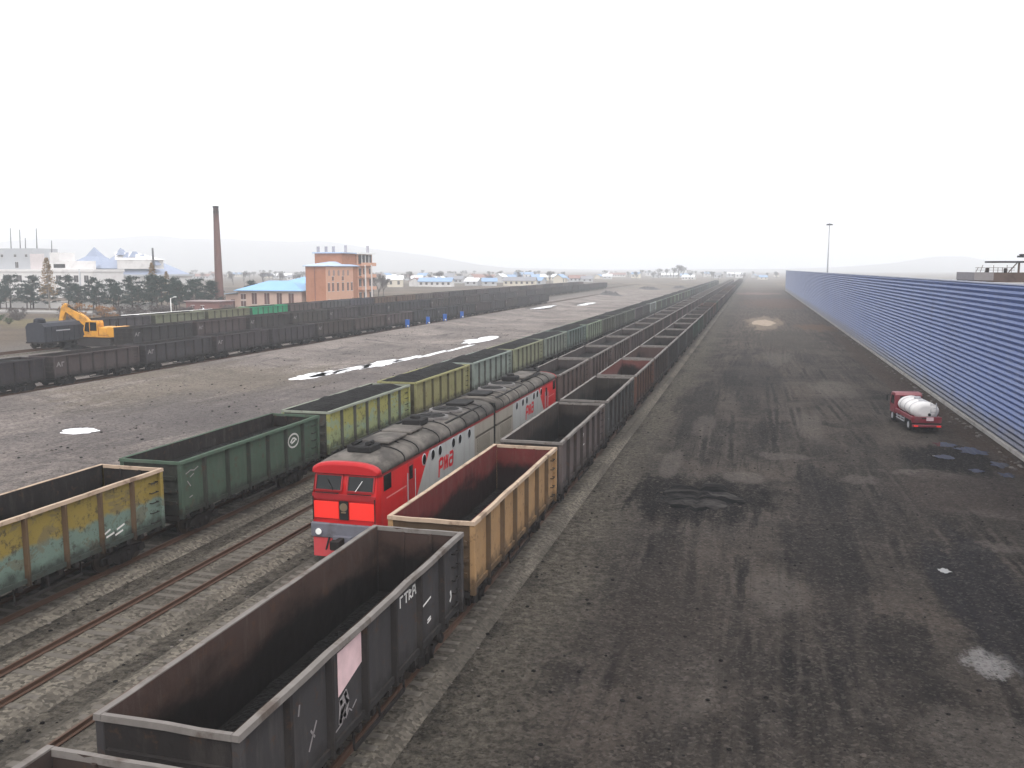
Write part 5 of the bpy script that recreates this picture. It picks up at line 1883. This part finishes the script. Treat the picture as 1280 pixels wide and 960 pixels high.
def peaked_hall():
    t = thing('peaked_hall', 'long hall with two grey pointed roofs behind the white building', 'building', (0, 0, 0))
    m = MB()
    m.box(-308, -252, 345, 370, GZ - .5, 8.6)
    m.build('wall', M['white_wall'], t)
    m = MB()
    m.box(-310, -251, 343.5, 371, 8.6, 9.5)
    m.build('eave_band', M['grey_wall'], t)
    m = MB()
    m.loft([[(-310, 343.6, 9.5), (-253, 343.6, 9.5), (-253, 370, 9.5), (-310, 370, 9.5)], [(-299, 350, 16.2), (-268, 350, 16.2), (-268, 366, 16.2), (-297, 366, 16.2)]], 0)
    m.build('roof', M['grey_roof'], t)
    for cx, w, h in ((-292.0, 11, 22.2), (-277.5, 7.5, 21.8)):
        m = MB()
        b = [(cx - w, 343.8, 12.2), (cx + w, 343.8, 12.2), (cx + w, 362, 12.2), (cx - w, 362, 12.2)]
        c = [(cx - w * .3, 351, 17.8), (cx + w * .3, 351, 17.8), (cx + w * .3, 356, 17.8), (cx - w * .3, 356, 17.8)]
        m.loft([b, c], 0, False, False)
        m.mesh(c + [(cx, 353, h)], [(0, 1, 4), (1, 2, 4), (2, 3, 4), (3, 0, 4)], 0)
        m.build('pointed_roof', M['grey_roof'], t)
    m = MB()
    m.box(-272, -254, 343.4, 352, 12.0, 16.0)
    m.loft([[(-273, 343.2, 16.0), (-253, 343.2, 16.0), (-253, 352, 16), (-273, 352, 16)], [(-275, 346, 19.8), (-266, 346, 19.2), (-266, 350, 19.2), (-275, 350, 19.8)]], 0)
    m.build('white_gable', M['white_wall'], t)
    m = MB()
    q = [(-271, 344.6), (-268, 345), (-264.5, 345), (-261, 345.4), (-257.5, 346), (-254.5, 346)]
    zs = [20.8, 19.4, 19.8, 18.4, 16.6, 16.2]
    for (a, b), z in zip(q, zs):
        m.loft([[(a - 1.7, b - 1, z - 2.6), (a + 1.7, b - 1, z - 2.6), (a + 1.7, b + 3, z - 2.6), (a - 1.7, b + 3, z - 2.6)], [(a - .2, b, z), (a + .3, b, z), (a + .3, b + 2, z), (a - .2, b + 2, z)]], 0)
    m.build('carved_ridge', M['grey_roof'], t)
    m = MB()
    m.tube((-253.4, 344, 11.5), (-253.4, 344, 21.3), .5, .4, 8)
    m.build('flue', M['steel_dark'], t)
peaked_hall()
bpy.data.objects['peaked_hall'].location.x = -6.5

# low white wall and road behind the pines
m = MB()
m.box(-205, -150, 199.2, 199.6, GZ - .4, 3.2)
m.box(-205, -150, 199.1, 199.7, 3.2, 3.35)
tag(m.build('low_wall', M['white_wall']), 'low white wall behind the trunks of the dark pines', 'wall')
m = MB()
m.mesh([(-300, 176, 1.52), (-128, 178, 1.52), (-128, 186, 1.52), (-300, 184, 1.52)], [(0, 1, 2, 3)])
# the road follows the gently uneven land, so it is laid as a raised slab with kerbs
m = MB()
m.box(-300, -128, 176, 183, 1.2, 1.80)
tag(m.build('road', M['road']), kind='structure')
m = MB()
m.box(-300, -128, 183.004, 183.3, 1.2, 1.94)
tag(m.build('kerb', M['concrete']), kind='structure')
t = thing('white_pipe', 'long white pipe on short stands behind the back row of wagons', 'pipe', (0, 0, 0))
m = MB()
m.tube((-106, 131, 4.0), (-106, 158, 3.95), .17, n=8)
m.build('pipe', M['white'], t)
for y in (132, 140, 149, 157):
    m = MB()
    m.bar((-106, y, GZ - .4), (-106, y, 3.85), .16)
    m.build('stand', M['galv'], t)
t = thing('street_lamp', 'slim white street lamp behind the pale olive wagons', 'street lamp', (-106.6, 145.6, GZ - .2))
m = MB()
m.tube((0, 0, 0), (0, 0, 5.4), .1, .07, 8)
m.build('pole', M['white'], t)
m = MB()
m.bar((0, 0, 5.35), (.9, 0, 5.6), .07)
m.box(.7, 1.25, -.12, .12, 5.55, 5.7, bev=.03)
m.build('lamp_head', M['white'], t)
def heap(name, x, y, r, h, mat, seed, label):
    return tag(spill(name, x, y, r, r * 1.4, h, mat, seed), label)
heap('snow_heap', -121, 178, 3.2, 1.6, M['slush'], 41, 'small white heap beside the chimney foot')

# ------------------------------------------------------------------ trees
def leaf_mat(name, a, b):
    n = NT(name, .8, .2)
    n.color(n.mix(n.noise(n.coord(), 1.6, 3, .6), a, b))
    return n.m
M['pine'] = leaf_mat('pine_needles', (.012, .026, .024), (.035, .06, .046))
M['larch'] = leaf_mat('larch_gold', (.14, .085, .03), (.27, .17, .07))
M['rusty_bush'] = leaf_mat('rusty_leaves', (.17, .075, .025), (.3, .15, .045))
M['bush_green'] = leaf_mat('bush_green', (.03, .05, .025), (.08, .11, .05))
M['bare'] = leaf_mat('bare_twigs', (.06, .05, .048), (.11, .095, .09))
M['bark'] = simple('bark', (.07, .055, .05), .9, .3, 4)
M['bark_pale'] = simple('bark_pale', (.2, .18, .16), .9, .3, 4)

def clump(m, c, r, k, rg, leaf, flat=.7):
    for _ in range(k):
        d = Vector((rg.gauss(0, 1), rg.gauss(0, 1), rg.gauss(0, 1) * flat))
        d = d.normalized() * r * (rg.random() ** .5)
        p = Vector(c) + d
        n = Vector((rg.gauss(0, 1), rg.gauss(0, 1), rg.gauss(.6, 1))).normalized()
        t1 = n.cross(Vector((rg.gauss(0, 1), rg.gauss(0, 1), rg.gauss(0, 1)))).normalized() * leaf * rg.uniform(.5, 1.2)
        t2 = n.cross(t1).normalized() * leaf * rg.uniform(.25, .6)
        m.face([p - t1, p + t2 * .8, p + t1, p - t2], 0)

def pine_meshes(seed):
    rg = random.Random(seed)
    h = 9.0
    tr = MB()
    p = Vector((0, 0, -.4))
    lean = Vector((rg.uniform(-.05, .05), rg.uniform(-.05, .05), 1))
    for k in range(6):
        q = p + lean * (h * .86 / 6)
        tr.tube(p, q, .24 * (1 - k / 7), .24 * (1 - (k + 1) / 7), 7, 0, False)
        p = q
    cr = MB()
    for k in range(17):
        f = (k + rg.random()) / 17
        z = 2.2 + f * (h - 3.0)
        rad = (1 - .66 * f) * rg.uniform(2.6, 4.6)
        a = k * 2.4 + rg.uniform(-.5, .5)
        e = Vector((cos(a) * rad, sin(a) * rad, z + rg.uniform(.1, .9)))
        st = Vector((lean.x * z, lean.y * z, z - .3))
        tr.tube(st, e, .08, .02, 4, 0, False)
        for q in (.45, .7, .88, 1.0):
            c = st.lerp(e, q) + Vector((rg.gauss(0, .3), rg.gauss(0, .3), .15))
            clump(cr, c, rg.uniform(.5, .95), 30, rg, .27, .45)
    for k in range(5):
        clump(cr, (rg.uniform(-.7, .7), rg.uniform(-.7, .7), h - rg.uniform(0, 1.6)), .6, 26, rg, .27)
    return tr.data('trunk', [M['bark']]), cr.data('crown', [M['pine']])
def larch_meshes(seed):
    rg = random.Random(seed)
    h = 13.5
    tr, cr = MB(), MB()
    tr.tube((0, 0, -.4), (0, 0, h * .95), .22, .04, 8, 0, False)
    for k in range(80):
        f = k / 80
        z = 4.2 + f * (h - 4.4)
        rad = (1 - f) ** .85 * 2.3 + .15
        a = k * 2.4 + rg.uniform(-.3, .3)
        e = (cos(a) * rad, sin(a) * rad, z - .2)
        tr.tube((0, 0, z), e, .04, .012, 4, 0, False)
        for q in (.45, .75, 1.0):
            clump(cr, (e[0] * q, e[1] * q, z - .2 * q), .34, 7, rg, .22)
    return tr.data('trunk', [M['bark_pale']]), cr.data('crown', [M['larch']])
def bush_meshes(seed, mat, w=1.6, h=2.4, k=26):
    rg = random.Random(seed)
    tr, cr = MB(), MB()
    for _ in range(k):
        a = rg.uniform(0, 6.28)
        e = Vector((cos(a) * rg.uniform(.2, w), sin(a) * rg.uniform(.2, w), rg.uniform(.35, 1) * h))
        tr.tube((0, 0, -.1), e, .05, .015, 4, 0, False)
        clump(cr, e, .5, 22, rg, .2)
    return tr.data('stems', [M['bark']]), cr.data('foliage', [mat])
def bare_meshes(seed):
    rg = random.Random(seed)
    tr, cr = MB(), MB()
    def grow(p, d, L, r, lev):
        q = p + d * L
        tr.tube(p, q, r, r * .7, 5 if lev < 2 else 3, 0, False)
        if lev >= 4:
            for _ in range(5):
                dd = (d + Vector((rg.gauss(0, .7), rg.gauss(0, .7), rg.gauss(.1, .5)))).normalized()
                e = q + dd * rg.uniform(.5, 1.1)
                s = dd.cross(Vector((rg.gauss(0, 1), rg.gauss(0, 1), rg.gauss(0, 1)))).normalized() * .05
                cr.face([q - s, q + s, e + s * .3, e - s * .3], 0)
            return
        for _ in range(3 if lev else 4):
            dd = (d + Vector((rg.gauss(0, .5), rg.gauss(0, .5), rg.gauss(.15, .3)))).normalized()
            grow(q if rg.random() < .6 else p + d * L * rg.uniform(.6, 1), dd, L * rg.uniform(.62, .85), r * .6, lev + 1)
    grow(Vector((0, 0, -.3)), Vector((0, 0, 1)), 2.6, .22, 0)
    return tr.data('trunk', [M['bark']]), cr.data('twigs', [M['bare']])

PINES = [pine_meshes(k) for k in range(4)]
LARCH = [larch_meshes(k + 20) for k in range(2)]
BARE = [bare_meshes(k + 40) for k in range(4)]
rt = random.Random(77)
def tree(name, meshes, x, y, s, label, group, cat='tree', parts=('trunk', 'crown'), sz=1.0):
    t = thing(name, label, cat, (x, y, ground_h(x, y)), rt.uniform(0, 6.28), group)
    t.scale = (s, s, s * sz)
    link(parts[0], meshes[0], t)
    link(parts[1], meshes[1], t)
    return t
pine_spots = [(-204, 189), (-199.5, 191), (-195.5, 188), (-191, 190), (-187, 188), (-183.5, 191), (-180, 188.5), (-176.5, 191), (-168.2, 191.5), (-165.2, 189), (-162.3, 191.5), (-159.3, 189),
              (-156.5, 191.5), (-153.6, 189), (-150.9, 191), (-148.0, 189.5), (-145.3, 193), (-142.6, 191), (-140.3, 194), (-138.2, 192), (-136.2, 196), (-142.8, 213), (-138.4, 226),
              (-201.8, 195), (-193.2, 195.5), (-185.2, 195), (-174.5, 195.5), (-166.8, 195.8), (-160.7, 196), (-155.0, 196), (-149.3, 196), (-143.9, 198), (-139.2, 199), (-135.0, 201)]
for i, (x, y) in enumerate(pine_spots):
    if i < 8: lb = 'dark green pine in the clump left of the tall golden larch'
    elif i < 16: lb = 'dark green pine in the row between the golden larch and the small one'
    elif i < 21: lb = 'dark green pine in the dense group just left of the chimney'
    elif i > 22: lb = 'dark pine filling the second line behind the front pines'
    else: lb = 'dark pine showing right behind the brick chimney'
    tree('pine_tree', PINES[i % 4], x, y, (.78 if i < 16 else .95) * rt.uniform(.88, 1.1) if i < 21 or i > 22 else .85, lb, 'dark pines in front of the white building')
tree('larch_tree', LARCH[0], -171.9, 186.2, 1.02, 'tall pale golden larch standing before the white building', None)
tree('larch_tree', LARCH[1], -152.8, 201.5, .93, 'golden brown larch before the peaked hall', None)
tree('larch_tree', LARCH[0], -149.6, 203.0, .75, 'smaller larch half hidden right of the golden brown one', None)
BUSH_R = bush_meshes(3, M['rusty_bush'], 3.1, 3.8, 46)
BUSH_G = bush_meshes(4, M['bush_green'], 1.7, 2.2)
BUSH_B = bush_meshes(5, M['bare'], 1.9, 2.0)
tree('autumn_shrub', BUSH_R, -127.0, 144.5, 1.0, 'rusty orange autumn shrub behind the excavator arm', None, 'shrub', ('stems', 'foliage'))
tree('autumn_shrub', BUSH_R, -123.0, 147.5, .85, 'rusty shrub just right of the one behind the excavator arm', None, 'shrub', ('stems', 'foliage'))
for i, (x, y) in enumerate([(-105.6, 215.5), (-105.2, 219), (-105.6, 222.5), (-105.0, 226), (-105.5, 229.5)]):
    tree('green_shrub', BUSH_G, x, y, 1.15, 'green shrub at the foot of the orange brick building', 'shrubs below the orange brick building', 'shrub', ('stems', 'foliage'))
for i in range(26):
    x, y = rt.uniform(-150, -110), rt.uniform(150, 185)
    if -137 < x < -121 and y > 182: continue
    tree('bare_shrub', BUSH_B, x, y, rt.uniform(.7, 1.2), 'leafless brown shrub on the scrub ground behind the wagons', 'leafless shrubs on the scrub behind the wagons', 'shrub', ('stems', 'foliage'))
for x, y in [(-140, 141), (-146, 144), (-151, 150)]:
    tree('grass_tussock', BUSH_G, x, y, .55, 'low green tussock on the pale grassy bank', 'tussocks on the grassy bank', 'plant', ('stems', 'foliage'))

# ------------------------------------------------------------------ the hazy village
ROOFS = {'blue': simple('village_blue_roof', (.22, .33, .5), .5, .15, .3), 'red': simple('village_red_roof', (.24, .13, .11), .7, .15, .3),
         'grey': simple('village_grey_roof', (.22, .22, .24), .7, .15, .3), 'white': simple('village_white_roof', (.8, .8, .82), .6, .06, .3)}
WALLS = [M['white_wall'], simple('village_cream', (.6, .54, .44), .9, .1, .4), simple('village_grey', (.45, .45, .46), .9, .1, .4)]
def house_mesh(w, d, h, rh):
    wall, roof, win = MB(), MB(), MB()
    wall.box(-w / 2, w / 2, -d / 2, d / 2, -.5, h)
    wall.prism([(-d / 2, h), (d / 2, h), (0, h + rh)], 'x', -w / 2 + .002, w / 2 - .002)
    for s in (-1, 1):
        roof.loft([[(x, s * (d / 2 + .5), h - .3), (x, 0, h + rh + .1), (x, 0, h + rh + .3), (x, s * (d / 2 + .5), h - .1)] for x in (-w / 2 - .5, w / 2 + .5)], 0)
    n = max(2, int(w / 3.2))
    for k in range(n):
        x = -w / 2 + (k + .5) * w / n
        for s in (-1, 1):
            win.box(x - .7, x + .7, *sorted((s * d / 2, s * (d / 2 + .06))), h * .35, h * .8)
    return wall, roof, win
HM = []
for (w, d, h, rh) in ((9, 6, 2.8, 1.8), (13, 7, 3.0, 2.0), (20, 8, 3.2, 1.9), (9, 6.5, 4.6, 1.9)):
    wl, rf, wn = house_mesh(w, d, h, rh)
    wl.mesh(wn.v, wn.f, 1)
    HM.append((wl, rf))
cache = {}
def house(x, y, kind, rc, wi, rz):
    key = (kind, rc, wi)
    if key not in cache:
        wl, rf = HM[kind]
        cache[key] = (wl.data('wall', [WALLS[wi], M['win_dark']]), rf.data('roof', [ROOFS[rc]]))
    a, b = cache[key]
    t = thing('village_house', 'small far %s-roofed house in the hazy village below the hills' % rc, 'house', (x, y, ground_h(x, y)), rz, '%s-roofed houses of the hazy village' % rc)
    w = link('wall', a, t)
    link('roof', b, t)
def at(u, depth):
    """a point on the plain seen at column u, DEPTH metres ahead (used once to lay the village out)"""
    k = (u - 640) / 1105.8
    fx, fy = -sin(.265), cos(.265)
    rx, ry = cos(.265), sin(.265)
    return (depth * (fx + rx * k), depth * (fy + ry * k))
rh = random.Random(21)
spots = []
for u in range(470, 760, 13):
    spots.append((u + rh.uniform(-5, 5), rh.uniform(640, 980)))
for u in range(760, 985, 15):
    spots.append((u + rh.uniform(-6, 6), rh.uniform(900, 1350)))
for u in range(190, 470, 20):
    spots.append((u + rh.uniform(-8, 8), rh.uniform(700, 1200)))
spots += [(650, 560), (668, 575), (700, 600), (748, 640), (757, 600), (495, 520), (530, 540), (546, 530), (592, 560), (612, 555)]
for (u, d) in spots:
    x, y = at(u, d)
    if -110 < x < -5 and y < 800: continue
    house(x, y, rh.randrange(4), rh.choice(('blue', 'blue', 'white', 'white', 'grey', 'red')), rh.randrange(3), rh.choice((0, .1, -.2, 1.4, .3)))
for i in range(170):
    u = rh.uniform(180, 985)
    d = rh.uniform(520, 1300) if u < 760 else rh.uniform(850, 1400)
    x, y = at(u, d)
    if -112 < x < 0 and y < 820: continue
    tree('bare_tree', BARE[i % 4], x, y, rh.uniform(.6, 1.15), 'leafless grey tree among the houses of the hazy village', 'leafless trees of the hazy village', 'tree', ('trunk', 'twigs'))
for u, d, s in [(846, 960, 2.0), (852, 970, 1.7), (840, 965, 1.6), (822, 990, 1.4), (832, 1000, 1.3), (474, 330, 1.1), (480, 345, .9), (468, 350, .9)]:
    x, y = at(u, d)
    if u > 800: tree('bare_tree', BARE[int(s * 10) % 4], x, y, s, 'large leafless tree of the clump where the far trains vanish', 'tall tree clump at the far end of the trains', 'tree', ('trunk', 'twigs'))
    else: tree('bare_tree', BARE[int(s * 10) % 4], x, y, s, 'leafless tree just right of the orange brick building', 'leafless trees by the orange brick building', 'tree', ('trunk', 'twigs'))
# small dark heaps on the far field
for i, (x, y, r, h, lb) in enumerate([(-80, 395, 7, 1.4, 'low dark earth heap on the far field, nearer one'), (-76, 520, 8, 1.6, 'low dark earth heap on the far field before the village'),
                                      (-62, 560, 6, 1.6, 'dark earth heap on the far field by the coal-filled train')]):
    heap('earth_heap', x + 18, y, r, h, simple_once('dark_earth', (.05, .045, .045)), 50 + i, lb)

# ------------------------------------------------------------------ hills
def hills():
    import bisect
    prof = [(-400, 40), (-150, 36), (0, 34), (60, 37), (130, 41), (200, 40), (270, 37), (330, 38), (400, 35), (450, 28), (500, 22), (550, 15), (600, 6), (640, 2), (760, 0), (960, 1), (1040, 3), (1110, 8), (1160, 15), (1200, 16), (1240, 10), (1320, 8), (1450, 16), (1700, 20)]
    def H(u):
        for (a, b), (c, d) in zip(prof[:-1], prof[1:]):
            if a <= u <= c:
                return b + (d - b) * (u - a) / (c - a)
        return 0
    rows = [(3000, 0.0), (3300, .35), (3650, .8), (4000, 1.0), (4250, .6), (4500, .05)]
    us = list(range(-160, 1500, 10))
    vs = []
    for d, k in rows:
        for u in us:
            x, y = at(u, d)
            h = (H(u) / 1105.8 * 4000 + 8) * k
            h *= 1 + .12 * noise.noise(Vector((x * .004, y * .004, 2)))
            vs.append((x, y, h - 2))
    n = len(us)
    fs = [(j * n + i, j * n + i + 1, (j + 1) * n + i + 1, (j + 1) * n + i) for j in range(len(rows) - 1) for i in range(n - 1)]
    m = MB()
    m.mesh(vs, fs, 0, True)
    g = NT('hill_woods', .95, .1)
    g.color(g.mix(g.noise(g.pos(), .012, 5, .6), (.1, .1, .095), (.2, .18, .15)))
    tag(m.build('hills', g.m), kind='structure')
hills()

# ------------------------------------------------------------------ haze
m = MB()
m.box(-4950, 4950, -100, 4950, -4.5, 210)
hz = m.data('haze', [])
hm = bpy.data.materials.new('haze_air')
hm.use_nodes = True
hm.node_tree.nodes.clear()
ho = hm.node_tree.nodes.new('ShaderNodeOutputMaterial')
hv = hm.node_tree.nodes.new('ShaderNodeVolumePrincipled')
hv.inputs['Color'].default_value = (0.95, 0.972, 1.0, 1)
hv.inputs['Density'].default_value = 0.0006
hv.inputs['Anisotropy'].default_value = 0.2
hm.node_tree.links.new(hv.outputs[0], ho.inputs['Volume'])
hz.materials.append(hm)
o = link('haze', hz)
tag(o, kind='stuff')
